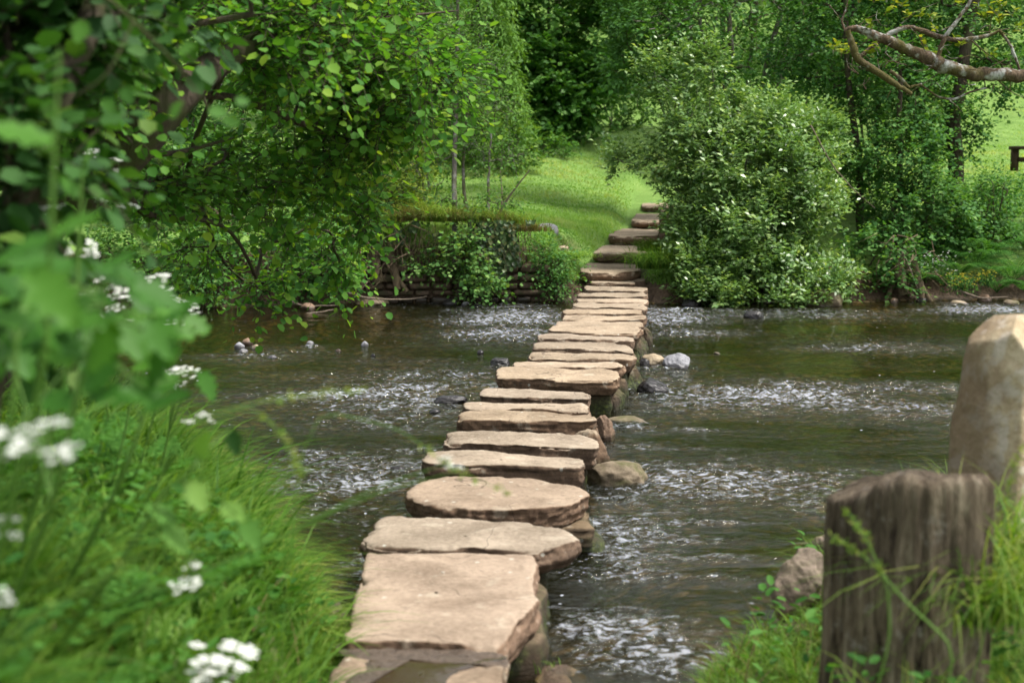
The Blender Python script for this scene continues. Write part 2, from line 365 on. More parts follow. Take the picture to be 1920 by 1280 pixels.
# ------------------------------------------------------------------ stones
def closed(pts,n,jit=0,seed=0):
    P=np.asarray(pts,float); k=len(P); t=np.arange(n)/n*k; i=t.astype(int)%k; f=(t-np.floor(t))[:,None]
    p0,p1,p2,p3=P[(i-1)%k],P[i],P[(i+1)%k],P[(i+2)%k]
    cr=.5*((2*p1)+(-p0+p2)*f+(2*p0-5*p1+4*p2-p3)*f*f+(-p0+3*p1-3*p2+p3)*f**3)
    Q=.55*cr+.45*(p1*(1-f)+p2*f)
    th=np.arange(n)/n*2*PI; c=Q.mean(0)
    q=1+jit*fbm(np.stack([np.cos(th)*2.5+seed,np.sin(th)*2.5,0*th],-1),4,seed)
    return c+(Q-c)*q[:,None]
def slab(outline,zt,th,seed,mat_,name,parent,n=110,edge=.022,rough=.012,under=.9,jit=.035,tilt=(0,0),dome=0):
    """a quarried slab: worn top, broken edge, layered sides"""
    O=closed(outline,n,jit,seed); c=O.mean(0); V=[];
    size=np.linalg.norm(O-c,axis=1).mean()
    rings=[(.02,0),(.2,0),(.4,0),(.58,0),(.74,0),(.86,0),(.94,0),(1-.5*edge/size,-.08*edge),(1,-.6*edge)]
    ns=15
    for k in range(1,ns+1):
        u=k/ns; rings.append((1+.02*math.sin(u*3)-(1-under)*u**2.2,-(.7*edge)-(th-.7*edge)*u))
    rings+=[(under*.7,-th),(under*.02,-th)]
    for s,z in rings:
        xy=c+(O-c)*s; V.append(np.column_stack([xy,np.full(n,z)]))
    V=np.array(V); R=len(rings)
    W=np.concatenate([V[...,:2],V[...,2:]+zt],-1); q=np.column_stack([W.reshape(-1,3)])+seed*3.7
    s_=np.array([r[0] for r in rings])
    top=fbm(q*np.array([3.5,3.5,1]),4,seed).reshape(R,n); fine=fbm(q*19,3,seed+5).reshape(R,n)
    lay=fbm(q*np.array([2.2,2.2,26]),3,seed+9).reshape(R,n); big=fbm(q*np.array([5,5,3]),3,seed+11).reshape(R,n)
    chip=np.maximum(0,fbm(q*np.array([6,6,0]),3,seed+13).reshape(R,n)-.15)
    rad=V[...,:2]-c; rad=rad/np.maximum(np.linalg.norm(rad,axis=-1,keepdims=True),1e-6)
    side=np.clip((np.arange(R)-7)/2,0,1)[:,None]*(np.arange(R)<R-1)[:,None]
    V[...,:2]+=rad*((lay*.012+big*.016-np.abs(fine)*.014)*side)[...,None]
    edgew=np.exp(-((np.arange(R)-7.5)/1.4)**2)[:,None]
    V[...,:2]-=rad*(chip*.022*edgew)[...,None]
    V[...,2]-=chip*.03*edgew
    tw=(np.arange(R)<9)[:,None]
    V[...,2]+=np.where(tw,top*rough+fine*rough*.22,big*.006)+dome*(1-np.clip(s_,0,1)**2)[:,None]
    V[...,2]+=(V[...,0]-c[0])*tilt[0]+(V[...,1]-c[1])*tilt[1]+zt
    V=V.reshape(-1,3); i=np.arange(R-1)[:,None]*n; j=np.arange(n)[None]; j2=(j+1)%n
    F=np.stack([i+j,i+n+j,i+n+j2,i+j2],-1).reshape(-1,4)
    return obj(name,V,F,mat_,parent,None,True)
def zpts(L,z): return [tuple(WZ(px,py,z)[:2]) for px,py in L]
import bmesh
def icos(sub=4):
    bm=bmesh.new(); bmesh.ops.create_icosphere(bm,subdivisions=sub,radius=1)
    V=np.array([v.co[:] for v in bm.verts]); F=np.array([[v.index for v in f.verts] for f in bm.faces]); bm.free(); return V,F
IV,IF=icos(5); JV,JF=icos(3)
def boulder(name,loc,r,seed,mat_,label,group=None,cat='stone',lo=False,cuts=7,yaw=0,parent=None,rough=.1):
    V,F=(JV,JF) if lo else (IV,IF); rs=np.random.default_rng(seed); V=V.copy()
    for _ in range(cuts):
        d=unit(rs.normal(size=3)); k=rs.uniform(.62,.9); s=V@d; V=V-np.outer(np.maximum(0,s-k)*.85,d)
    V=V*(1+rough*fbm(V*1.6+seed,4,seed))[:,None]+rough*.25*unit(V)*fbm(V*6+seed,3,seed+3)[:,None]
    V=V*np.asarray(r,float); c_,s_=math.cos(yaw),math.sin(yaw)
    V=np.column_stack([V[:,0]*c_-V[:,1]*s_,V[:,0]*s_+V[:,1]*c_,V[:,2]])+np.asarray(loc)
    if parent is not None: return obj(name,V,F,mat_,parent,None,True)
    return tag(obj(name,V,F,mat_,None,None,True,at=loc),label,cat,group)

Q=lambda l,r,yb,yf,*e:(l,r,yb,yf)
# back edge (x0,y)-(x1,y), right, front edge, left : pixel outlines of each top face, thickness, supports
ZT=.27
ST=[ # label, outline px, z, thick, support px list [(px0,px1, y front, z top, deep)]
 ('first stepping stone past the landing slab, broad and tan with a notched end',[(722,968),(860,972),(1005,984),(1072,1002),(1077,1018),(1000,1034),(880,1028),(760,1026),(690,1020),(674,1004)],.27,.11,1),
 ('second stepping stone past the landing slab, wide rounded flagstone with mossy stone beneath',[(845,893),(990,897),(1078,910),(1107,928),(1060,948),(965,960),(880,956),(800,944),(760,926),(795,905)],.27,.11,1),
 ('third stepping stone past the landing slab, long slab beside the flat wet boulder',[(800,846),(930,845),(1075,857),(1096,866),(1085,876),(950,872),(800,869),(789,858)],.27,.13,0),
 ('fourth stepping stone past the landing slab, with a big broken block at its river end',[(852,806),(960,806),(1085,812),(1122,824),(1118,838),(1040,834),(930,829),(840,826),(833,815)],.27,.13,1),
 ('fifth stepping stone past the landing slab, thick with a dark rugged front',[(885,769),(1000,769),(1100,773),(1118,781),(1112,787),(980,787),(868,785),(857,777)],.27,.15,0),
 ('sixth stepping stone past the landing slab, thin pale strip behind the thick dark one',[(876,756),(1000,757),(1085,760),(1104,765),(1095,772),(980,770),(880,768),(868,762)],.27,.11,0),
 ('seventh stepping stone past the landing slab, brown slab in front of the mossy block',[(912,729),(1010,730),(1098,733),(1107,740),(1100,746),(1000,745),(910,742),(902,736)],.27,.12,0),
 ('eighth stepping stone past the landing slab, large bright slab on a green mossy block',[(945,688),(1050,690),(1150,695),(1161,704),(1150,711),(1040,711),(940,708),(929,698)],.27,.125,2),
 ('ninth stepping stone past the landing slab, slim slab with a rounded lump at its end',[(975,674),(1080,676),(1160,679),(1170,685),(1160,690),(1060,689),(970,686),(963,680)],.27,.11,2),
 ('tenth stepping stone past the landing slab, narrow strip with cracked pale front',[(1000,659),(1090,661),(1180,664),(1190,669),(1175,675),(1080,673),(1000,671),(992,664)],.27,.12,2),
 ('eleventh stepping stone past the landing slab, dropping in a curve at its river end',[(1008,641),(1080,640),(1150,641),(1180,648),(1189,660),(1150,656),(1070,654),(1005,652),(998,646)],.27,.12,2),
 ('twelfth stepping stone past the landing slab, with a split block in its front face',[(1022,624),(1100,627),(1180,629),(1190,633),(1180,638),(1100,636),(1015,633),(1009,628)],.27,.12,2),
 ('thirteenth stepping stone past the landing slab, wide sunlit slab tapering to one side',[(1045,609),(1120,611),(1195,613),(1203,618),(1195,624),(1110,624),(1035,621),(1028,617)],.27,.10,2),
 ('fourteenth stepping stone past the landing slab, thin slab before the tapering one',[(1050,599),(1130,602),(1200,604),(1207,609),(1198,612),(1120,611),(1046,609),(1042,604)],.27,.10,2),
 ('fifteenth stepping stone past the landing slab, square-ended slab with rough far corner',[(1060,591),(1130,592),(1205,592),(1213,596),(1205,601),(1130,601),(1060,600),(1054,595)],.27,.12,2),
 ('sixteenth stepping stone past the landing slab, with brown chipped front and offset end',[(1062,579),(1130,579),(1196,580),(1206,584),(1198,588),(1130,588),(1060,587),(1055,583)],.27,.12,1),
 ('seventeenth stepping stone past the landing slab, pale slab longer than its neighbours',[(1082,566),(1140,569),(1206,571),(1214,575),(1206,579),(1140,578),(1078,575),(1073,571)],.27,.11,1),
 ('eighteenth stepping stone past the landing slab, fourth from the far bank step',[(1084,558.5),(1140,559),(1208,560),(1215,563),(1206,566),(1140,566),(1086,565),(1081,562)],.27,.11,1),
 ('nineteenth stepping stone past the landing slab, third from the far bank step',[(1088,548.5),(1140,549),(1206,548.5),(1214,552),(1206,556),(1140,556),(1088,556),(1082,552)],.27,.11,1),
 ('twentieth stepping stone past the landing slab, last whole slab before the far bank',[(1100,535),(1140,537),(1206,538),(1215,542),(1206,546),(1140,545),(1100,544),(1094,540)],.27,.11,1),
]
for i,(lab,ol,z,th,sup) in enumerate(ST):
    O=np.array(zpts(ol,z)); c=O.mean(0)
    # keep the steps from touching: a stone's depth is at least 0.3 m
    t=thing('stepping_stone',(c[0],c[1],0),lab,'stepping stone','stepping stones across the river')
    rs=np.random.default_rng(i+50)
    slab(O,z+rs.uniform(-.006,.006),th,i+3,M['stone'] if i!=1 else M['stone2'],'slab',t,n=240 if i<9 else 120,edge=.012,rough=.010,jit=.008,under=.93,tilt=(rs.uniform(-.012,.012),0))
    # support block below, standing in the water
    x0,x1=O[:,0].min(),O[:,0].max(); y0,y1=O[:,1].min(),O[:,1].max(); zs=z-th+.01
    w=x1-x0; 
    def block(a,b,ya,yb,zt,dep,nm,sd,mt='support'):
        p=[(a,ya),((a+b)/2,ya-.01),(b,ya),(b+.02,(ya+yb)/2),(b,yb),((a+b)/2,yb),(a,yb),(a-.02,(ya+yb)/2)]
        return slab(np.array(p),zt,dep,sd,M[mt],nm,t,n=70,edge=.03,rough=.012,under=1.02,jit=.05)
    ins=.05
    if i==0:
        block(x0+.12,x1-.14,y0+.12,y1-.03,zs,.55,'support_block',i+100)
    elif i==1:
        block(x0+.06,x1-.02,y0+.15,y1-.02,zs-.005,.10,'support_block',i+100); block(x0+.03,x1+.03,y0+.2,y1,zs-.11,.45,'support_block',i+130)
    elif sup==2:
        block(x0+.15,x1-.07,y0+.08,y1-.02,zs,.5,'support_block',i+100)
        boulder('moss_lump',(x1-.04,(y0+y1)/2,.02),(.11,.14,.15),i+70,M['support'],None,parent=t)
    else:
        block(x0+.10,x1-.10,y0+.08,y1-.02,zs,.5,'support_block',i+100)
        if sup==1 and i in (3,): boulder('end_block',tuple(WZ(1105,858,.1)),(.14,.15,.17),i+70,M['stone'],None,parent=t)

# landing slab and the worn path slab before it
t=thing('landing_slab',(-.25,5.3,0),'large smooth pale landing slab at the near end of the stepping stones','slab')
slab(np.array(zpts([(690,1037),(760,1036),(850,1036),(930,1038),(1000,1041),(1001,1080),(1003,1130),(975,1165),(940,1212),(850,1206),(760,1203),(645,1202),(655,1160),(660,1125),(672,1090),(682,1060)],.272)),.272,.13,77,M['stone2'],'slab',t,n=300,edge=.012,rough=.005,jit=.003,under=.96)
slab(np.array([(-.42,4.95),(.1,4.98),(.12,5.4),(.12,5.75),(-.5,5.75),(-.5,5.3)]),.13,.45,91,M['support'],'support_block',t,n=90,edge=.03,under=1.0)
t=thing('path_slab',(-.4,4.5,0),'muddy worn path slab with a shallow puddle before the landing slab','slab')
slab(np.array(zpts([(640,1226),(760,1222),(900,1222),(950,1228),(948,1262),(940,1330),(900,1420),(560,1420),(590,1330)],.235)),.235,.12,79,M['slabdark'],'slab',t,n=150,edge=.02,rough=.018,jit=.02)
m,nt,nd=mat('puddle_water')
p=princ(nt,(.045,.03,.016),.06,bump(nt,noise(nt,geo_pos(nt).outputs['Position'],26,3),.25,.01),.5); out(nt,p); M['puddle']=m
def puddle(pts,z,label,n=60,seed=1):
    O=closed(np.array(pts),n,.28,seed); c=O.mean(0)
    V=np.concatenate([np.column_stack([c+(O-c)*s,np.full(n,z-(.004 if s==1 else 0))]) for s in (.02,.5,1)])
    i=np.arange(2)[:,None]*n; j=np.arange(n)[None]; j2=(j+1)%n
    return tag(obj('puddle_water',V,np.stack([i+j,i+n+j,i+n+j2,i+j2],-1).reshape(-1,4),M['puddle'],None,None,True),kind='structure')
puddle(zpts([(705,1238),(790,1232),(880,1234),(925,1240),(890,1250),(850,1262),(800,1300),(690,1340),(680,1290),(690,1255)],.246),.2475,'',seed=4)

# steps up the far bank
m_s=M['stone']
STEP=[('lowest bank step, short narrow slab just behind the last stepping stone',[(1112,524.5),(1150,524),(1186,524.5),(1188,530),(1150,530.5),(1108,530)],.27,.10),
 ('wide wet bank step with a puddle on its tread',[(1100,494),(1150,493),(1197,495),(1198,508),(1150,511),(1089,509)],.385,.12),
 ('third bank step up, with grass tufts leaning over one end',[(1135,459),(1170,459),(1209,460),(1211,473),(1160,474),(1113,473)],.54,.12),
 ('fourth bank step up, broad slab beside the upright stone block',[(1168,427),(1200,426),(1234,427),(1233,441),(1190,443),(1141,441)],.69,.13),
 ('fifth bank step up, running behind the upright stone block',[(1196,398),(1215,397),(1240,398),(1239,413),(1215,414),(1184,413)],.83,.12),
 ('highest bank step, pale slab where the path leaves the bush',[(1212,374),(1235,374),(1262,375),(1260,386),(1235,386),(1203,385)],.975,.12)]
for i,(lab,ol,z,th) in enumerate(STEP):
    O=np.array(zpts(ol,z)); c=O.mean(0)
    t=thing('bank_step',(c[0],c[1],z-th),lab,'step','stone steps up the far bank')
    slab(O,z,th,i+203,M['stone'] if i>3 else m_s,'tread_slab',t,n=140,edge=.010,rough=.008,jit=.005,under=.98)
    y0=O[:,1].min(); x0,x1=O[:,0].min(),O[:,0].max()
    slab(np.array([(x0+.1,y0+.06),((x0+x1)/2,y0+.07),(x1-.04,y0+.06),(x1-.04,y0+.4),((x0+x1)/2,y0+.4),(x0+.1,y0+.4)]),z-th+.01,.22,i+303,M['slabdark'],'riser_stone',t,n=60,edge=.02,under=1.)
# path flags beyond
for k,(px,py,z,w,d) in enumerate([(1262,366,1.02,.5,1.6),(1300,352,1.2,.5,1.6)]):
    c=WZ(px,py,z); O=np.array([(c[0]-w,c[1]-d),(c[0],c[1]-d),(c[0]+w,c[1]-d),(c[0]+w,c[1]+d),(c[0],c[1]+d),(c[0]-w,c[1]+d)])
    o=slab(O,float(ground(c[0],c[1]))+.09,.14,400+k,M['stone'],'path_slab',None,n=70)
    tag(o,['flat pale paving slab just above the highest bank step','flat pale paving slab furthest up the path behind the bush'][k],'slab','paving slabs on the far path')
# upright stone block beside the steps
def post(name,base,w,d,h,seed,mat_,label,cat,lean=(0,0),taper=.9,yaw=0,cuts=(),n=70,rough=.02,topcut=0.,round_=.25,rings=34):
    th=np.arange(n)/n*2*PI; sq=np.abs(np.cos(th))**(2/ (2/round_)) if False else None
    ex=7; r=(np.abs(np.cos(th))**ex+np.abs(np.sin(th))**ex)**(-1/ex)
    V=[]
    lv=[(k/(rings-1)) for k in range(rings)]
    for u in lv:
        s=1+(taper-1)*u; s*=1-.10*max(0,(u-.96)/.04)**2
        V.append(np.column_stack([r*np.cos(th)*w/2*s+lean[0]*u,r*np.sin(th)*d/2*s+lean[1]*u,np.full(n,h*u)]))
    for s in (.82,.6,.35,.05):
        s2=s*taper; V.append(np.column_stack([r*np.cos(th)*w/2*s2+lean[0],r*np.sin(th)*d/2*s2+lean[1],np.full(n,h*(1+.012*(1-s)))]))
    V=np.array(V); R=len(V); q=V.reshape(-1,3)*4+seed
    d1=fbm(q,4,seed).reshape(R,n); d2=fbm(q*5,3,seed+4).reshape(R,n)
    rad=np.stack([np.cos(th),np.sin(th),0*th],-1)[None]
    V=V+rad*(d1*rough*1.3+d2*rough*.25)[...,None]
    if cuts:
        rs=np.random.default_rng(seed); V=V.reshape(-1,3)
        for dx_,dy_,dz_,kk in cuts:
            dd_=unit([dx_,dy_,dz_]); s_=(V*np.array([1,1,1.]))@dd_; V=V-np.outer(np.maximum(0,s_-kk)*.93,dd_)
        V=V.reshape(R,n,3)
    V=V-rad*(np.maximum(0,vnoise(q*1.7,seed+20).reshape(R,n)-.1)*rough*1.6)[...,None]; hz=V[...,2]/h; V[...,2]+=np.where(hz>.7,1,0)*(d1*rough*.8+topcut*(V[...,0]/w))*(hz-.7)/.3
    V=V.reshape(-1,3); V=np.column_stack([V[:,0]*math.cos(yaw)-V[:,1]*math.sin(yaw),V[:,0]*math.sin(yaw)+V[:,1]*math.cos(yaw),V[:,2]])+np.array(base); i=np.arange(R-1)[:,None]*n; j=np.arange(n)[None]; j2=(j+1)%n
    F=np.stack([i+j,i+j2,i+n+j2,i+n+j],-1).reshape(-1,4)
    return tag(obj(name,V,F,mat_,None,None,True,at=base),label,cat)
b=WY(1250,452,22.6); post('stone_block',(b[0],22.6,b[2]-.25),.24,.2,.74,5,M['stone'],'upright squared stone block half hidden by the bush beside the steps','stone block')

# standing stone on the near bank
m,nt,nd=mat('standing_stone'); P=coords(nt)
n1=noise(nt,P,4.5,6,.6); n2=noise(nt,P,40,6,.7)
c=ramp(nt,math_(nt,'ADD',math_(nt,'MULTIPLY',n1,.6),math_(nt,'MULTIPLY',n2,.4)),[(.32,(.19,.135,.085)),(.5,(.38,.30,.19)),(.66,(.54,.46,.32))])
c=mixc(nt,mrange(nt,noise(nt,P,7,5,.6,.8),.52,.6),c,(.46,.40,.32))
vo=nd('ShaderNodeTexVoronoi'); vo.inputs['Scale'].default_value=13; nt.links.new(P,vo.inputs['Vector'])
sp1=math_(nt,'MULTIPLY',mrange(nt,vo.outputs['Distance'],.22,.16),math_(nt,'GREATER_THAN',sepz(nt,vo.outputs['Color'])[0],.72))
c=mixc(nt,math_(nt,'MULTIPLY',sp1,.7),c,(.55,.49,.40))
z=sepz(nt,P)[2]; x=sepz(nt,P)[0]
c=mixc(nt,math_(nt,'MULTIPLY',mrange(nt,math_(nt,'ADD',x,math_(nt,'MULTIPLY',math_(nt,'SUBTRACT',n1,.5),.25)),-.04,-.10),.6),c,(.13,.085,.05))  # darker left side: shade of the unlit face put into the colour
c=mixc(nt,mrange(nt,math_(nt,'ADD',z,math_(nt,'MULTIPLY',math_(nt,'SUBTRACT',n1,.5),.6)),.42,.2,0,.7),c,(.07,.075,.03))
out(nt,princ(nt,c,.9,bump(nt,n2,.6,.015,bump(nt,n1,.6,.05)),.2))
bx=WY(1880,900,4.7); gz=float(ground(bx[0],4.7))
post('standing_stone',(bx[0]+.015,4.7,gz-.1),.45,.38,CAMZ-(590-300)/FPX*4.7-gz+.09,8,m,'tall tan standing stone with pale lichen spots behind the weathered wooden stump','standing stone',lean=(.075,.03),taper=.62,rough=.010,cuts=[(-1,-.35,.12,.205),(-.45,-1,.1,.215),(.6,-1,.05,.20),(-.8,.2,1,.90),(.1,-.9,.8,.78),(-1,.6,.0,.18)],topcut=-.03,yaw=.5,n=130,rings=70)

# weathered wooden stump
m,nt,nd=mat('weathered_wood'); P=coords(nt)
mp=nd('ShaderNodeMapping'); mp.inputs['Scale'].default_value=(1,1,.17); nt.links.new(P,mp.inputs[0])
n1=noise(nt,mp.outputs[0],26,6,.7,.3); n2=noise(nt,mp.outputs[0],90,4,.6); n3=noise(nt,P,5,4)
c=ramp(nt,math_(nt,'ADD',math_(nt,'MULTIPLY',n1,.7),math_(nt,'MULTIPLY',n2,.3)),[(.38,(.018,.012,.009)),(.44,(.10,.076,.050)),(.54,(.22,.175,.12)),(.64,(.44,.37,.27))])
c=mixc(nt,mrange(nt,n3,.5,.68,0,.55),c,(.055,.05,.03))
c=mixc(nt,mrange(nt,noise(nt,P,19,5,.7),.58,.66,0,.55),c,(.36,.33,.28))
c=mixc(nt,mrange(nt,sepz(nt,P)[2],.45,.60,0,.5),c,(.045,.032,.025))
out(nt,princ(nt,c,.9,bump(nt,n1,1.,.03,bump(nt,n2,.5,.01)),.15))
def stump():
    Y=3.75; c=WY(1701,1000,Y); base=np.array([c[0],Y,float(ground(c[0],Y))-.12]); top=WY(1705,868,Y)[2]; H=top-base[2]; n=220; rings=40
    th=np.arange(n)/n*2*PI; V=[]
    groove=fbm(np.stack([np.cos(th)*9,np.sin(th)*9,0*th],-1),5,61)*.006+np.minimum(0,vnoise(np.stack([np.cos(th)*11,np.sin(th)*11,0*th],-1),63)+.55)*.03
    for k in range(rings):
        u=k/(rings-1); r=.213*(1.06-.07*u)+groove*(.6+.6*u)+.01*fbm(np.stack([np.cos(th)*3,np.sin(th)*3,0*th+u*2],-1),3,65)
        zt=H*u; tp=(-.03*np.cos(th)+0)*0
        drop=(.06*sst(.3,1,-np.cos(th))+.075*(1+np.sin(th))/2+.010*fbm(np.stack([np.cos(th)*5,np.sin(th)*5,0*th],-1),4,67))*u**6
        r=r*(1-.06*max(0,(u-.96)/.04)**2); V.append(np.column_stack([r*1.0*np.cos(th)+.0*u,r*.92*np.sin(th),zt-drop]))
    for s in (.93,.8,.6,.4,.2,.03):
        L=V[rings-1].copy(); cc=np.array([0,0,H]); W=cc+(L-cc)*np.array([s,s,s]); W[:,2]+=.01*fbm(W*14,3,69)-.02*(1-s); V.append(W)
    V=np.array(V); R=len(V); V=V.reshape(-1,3)+base; i=np.arange(R-1)[:,None]*n; j=np.arange(n)[None]; j2=(j+1)%n
    tag(obj('wooden_stump',V,np.stack([i+j,i+j2,i+n+j2,i+n+j],-1).reshape(-1,4),m,None,None,True,at=base),'thick weathered grey wooden stump with deep vertical grain','stump')
stump()

# rocks
def rockmat(name,c1,c2,wetz=.05,sc=9,moss=None):
    m,nt,nd=mat(name); P=geo_pos(nt).outputs['Position']; n=noise(nt,P,sc,6,.65); n2=noise(nt,P,60,5,.7)
    c=ramp(nt,math_(nt,'ADD',math_(nt,'MULTIPLY',n,.6),math_(nt,'MULTIPLY',n2,.4)),[(.35,c1),(.65,c2)])
    if moss: c=mixc(nt,mrange(nt,noise(nt,P,6,5),.46,.6,0,.85),c,moss)
    w=mrange(nt,math_(nt,'ADD',sepz(nt,P)[2],math_(nt,'MULTIPLY',math_(nt,'SUBTRACT',n,.5),.05)),wetz,wetz-.03)
    c=mixc(nt,math_(nt,'MULTIPLY',w,.75),c,(.015,.012,.009))
    out(nt,princ(nt,c,mrange(nt,w,0,1,.75,.2),bump(nt,n2,.5,.008,bump(nt,n,.5,.03)),.35)); return m
M['grey']=rockmat('grey_rock',(.16,.16,.17),(.34,.34,.36)); M['dark']=rockmat('dark_rock',(.03,.03,.035),(.09,.09,.10),.2)
M['tan']=rockmat('tan_rock',(.20,.15,.09),(.42,.34,.23)); M['brown']=rockmat('brown_rock',(.09,.055,.035),(.26,.17,.11),.06)
M['mossrock']=rockmat('mossy_rock',(.10,.075,.045),(.23,.18,.12),.03,9,(.075,.075,.02))
M['warm']=rockmat('warm_rock',(.075,.055,.038),(.27,.21,.155),-.2,12)
def rockpx(px,py,wpx,hpx,mt,label,seed,cat='rock',group=None,dep=1.0,lo=False,z=0.,flat=None,rise=None,name='river_rock',cuts=7,rough=.1):
    c=WZ(px,py,z); d=c[1]; w=wpx/FPX*d/2; h=hpx/FPX*d
    hh=(flat if flat else h)
    return boulder(name,(c[0],c[1]+w*dep*.8,z+hh*.12 if not rise else rise),(w*1.08,w*dep,hh*.88),seed,M[mt],label,group,cat,lo,cuts=cuts,rough=rough)
rockpx(1272,692,50,28,'grey','pale grey boulder in the river beside the tan rock',11)
rockpx(1226,687,46,22,'tan','tan rounded river rock between the grey boulder and the stepping stones',12)
rockpx(1211,688,28,17,'dark','small dark wet rock resting against the tan rounded rock',13)
rockpx(1229,741,60,30,'dark','dark wet rock splashed by the riffle below the grey boulder',14)
rockpx(1134,828,40,48,'brown','squarish brown rock wedged at the end of the fourth and fifth stepping stones',15,dep=1.1)
rockpx(1155,912,128,46,'mossrock','broad flat mossy boulder lying against the third stepping stone',16,dep=.75,cuts=4)
rockpx(1180,795,80,12,'mossrock','low mossy rock just breaking the water beside the seventh stepping stone',17,dep=.6)
rockpx(1210,606,22,10,'dark','small dark rock at the river end of the fifteenth stepping stone',18)
rockpx(937,686,34,15,'dark','dark flat wet rock upstream beside the ninth stepping stone',19)
rockpx(845,758,60,16,'dark','low dark rock breaking the water upstream of the sixth stepping stone',20,dep=.6)
rockpx(815,775,22,8,'dark','tiny dark rock just upstream of the low dark rock',21,lo=True)
rockpx(745,882,26,7,'dark','small dark rock in the white riffle upstream of the third stepping stone',22,lo=True)
PB=[(448,654,20,12,'grey'),(463,648,22,14,'brown'),(478,656,18,10,'tan'),(455,662,18,8,'grey'),(581,648,14,9,'grey'),(683,650,14,10,'grey'),(633,660,13,6,'brown'),(510,672,16,6,'grey'),(700,668,10,5,'dark'),(900,664,14,8,'dark'),(1345,664,12,4,'tan')]
for k,(x,y,w,h,mt) in enumerate(PB):
    o=rockpx(x,y,w,h,mt,['grey pebble at the outer edge of the pebble cluster','brown pebble on top of the pebble cluster by the leafy bank','tan pebble at the river side of the pebble cluster','low grey pebble at the front of the pebble cluster','lone grey pebble out in the river between the cluster and midstream','lone grey pebble standing in midstream','small brown pebble near the lone midstream pebble','flat grey pebble nearer than the pebble cluster','tiny dark pebble behind the midstream riffle','small dark pebble beside the tenth stepping stone','flat tan pebble in open water beyond the grey boulder'][k],30+k,lo=True,group='pebbles showing above the river',name='pebble')
rockpx(1500,1122,104,90,'warm','warm brown lumpy rock on the bank beside the wooden stump',44,z=.2,dep=.9,name='bank_rock',cuts=9,rough=.16)
rockpx(1545,1040,40,36,'warm','small brown stone tucked behind the lumpy rock',45,z=.2,name='bank_rock')
rockpx(1552,575,64,30,'mossrock','big brown boulder at the waterline under the overhanging bush',46,name='bank_rock')
rockpx(1418,597,38,14,'dark','dark stone under the hanging twigs of the pale bush',47,name='bank_rock')
rockpx(1027,437,40,18,'grey','grey lichened stone half sunk at the top of the grassy bank',48,z=.86,name='bank_rock')
rockpx(1058,470,22,9,'tan','small pale stone in the grass slope beside the bank steps',49,z=.66,name='bank_rock')
FB=[(548,572,36,10,'grey'),(505,572,26,8,'tan'),(575,582,26,16,'brown'),(640,566,24,10,'tan'),(693,572,60,15,'mossrock'),(770,560,24,12,'brown'),(845,572,30,12,'dark'),(873,573,18,7,'grey'),(1040,560,60,46,'mossrock'),(1265,566,60,26,'brown'),(1300,575,40,18,'dark'),(1678,568,18,10,'brown'),(1800,572,34,8,'tan'),(1850,566,26,14,'brown'),(1900,572,30,10,'mossrock'),(1730,566,22,8,'dark'),(470,574,22,8,'brown'),(806,562,18,9,'brown')]
W=['pale flat','sandy','dark chunky','sandy round','long mossy','reddish','dark low','grey little','large mossy','broad brown','dark squat','little brown','flat sandy','brown humped','mossy low','small dark','low brown','squat reddish']
wh=['below the dead twigs','beside the pale flat stone','standing clear of the bank','below the bramble leaves','below the eroded tree root','at the foot of the stone wall','below the seedling alder','out from the seedling alder','below the ivy beside the last stepping stones','below the tussock by the steps','under the pale bush','below the round-leaved alder','below the yellow flowers','below the ferns','at the end of the fern bank','in the shade beyond the pale bush','where the leafy branch hangs over','under the slender saplings']
for k,(x,y,w,h,mt) in enumerate(FB):
    rockpx(x,y,w,h,mt,f'{W[k]} stone at the far waterline {wh[k]}',60+k,group='stones along the far waterline',lo=w<50,name='bank_rock')
# ------------------------------------------------------------------ light
SUN_EL=math.radians(62); SUN_AZ=math.radians(97)      # azimuth measured clockwise from +Y: light from the right
w=bpy.data.worlds.new('World'); scene.world=w; w.use_nodes=True; nt=w.node_tree; nt.nodes.clear()
sk=nt.nodes.new('ShaderNodeTexSky'); sk.sky_type='NISHITA'; sk.sun_disc=False; sk.sun_elevation=SUN_EL; sk.sun_rotation=SUN_AZ; sk.dust_density=3.0; sk.air_density=1.0
hs=nt.nodes.new('ShaderNodeHueSaturation'); hs.inputs['Saturation'].default_value=.25; nt.links.new(sk.outputs[0],hs.inputs['Color'])
bg=nt.nodes.new('ShaderNodeBackground'); bg.inputs[1].default_value=.15; nt.links.new(hs.outputs[0],bg.inputs[0])
o=nt.nodes.new('ShaderNodeOutputWorld'); nt.links.new(bg.outputs[0],o.inputs[0])
ld=bpy.data.lights.new('sun','SUN'); ld.energy=2.6; ld.angle=math.radians(9); ld.color=(1,.95,.87)
so=bpy.data.objects.new('sun',ld); C.objects.link(so)
sd=Vector((math.sin(SUN_AZ)*math.cos(SUN_EL),math.cos(SUN_AZ)*math.cos(SUN_EL),math.sin(SUN_EL)))
so.rotation_euler=sd.to_track_quat('Z','Y').to_euler(); so.location=(0,0,30)
vs=scene.view_settings; vs.view_transform='Standard'; vs.look='None'; vs.gamma=1; vs.use_curve_mapping=False; vs.exposure=1.0
cy=scene.cycles; cy.use_denoising=True; cy.max_bounces=7; cy.diffuse_bounces=4; cy.glossy_bounces=3; cy.transmission_bounces=4; cy.transparent_max_bounces=8
cy.sample_clamp_indirect=6; cy.caustics_reflective=False; cy.caustics_refractive=False; cy.use_adaptive_sampling=True; cy.adaptive_threshold=.015
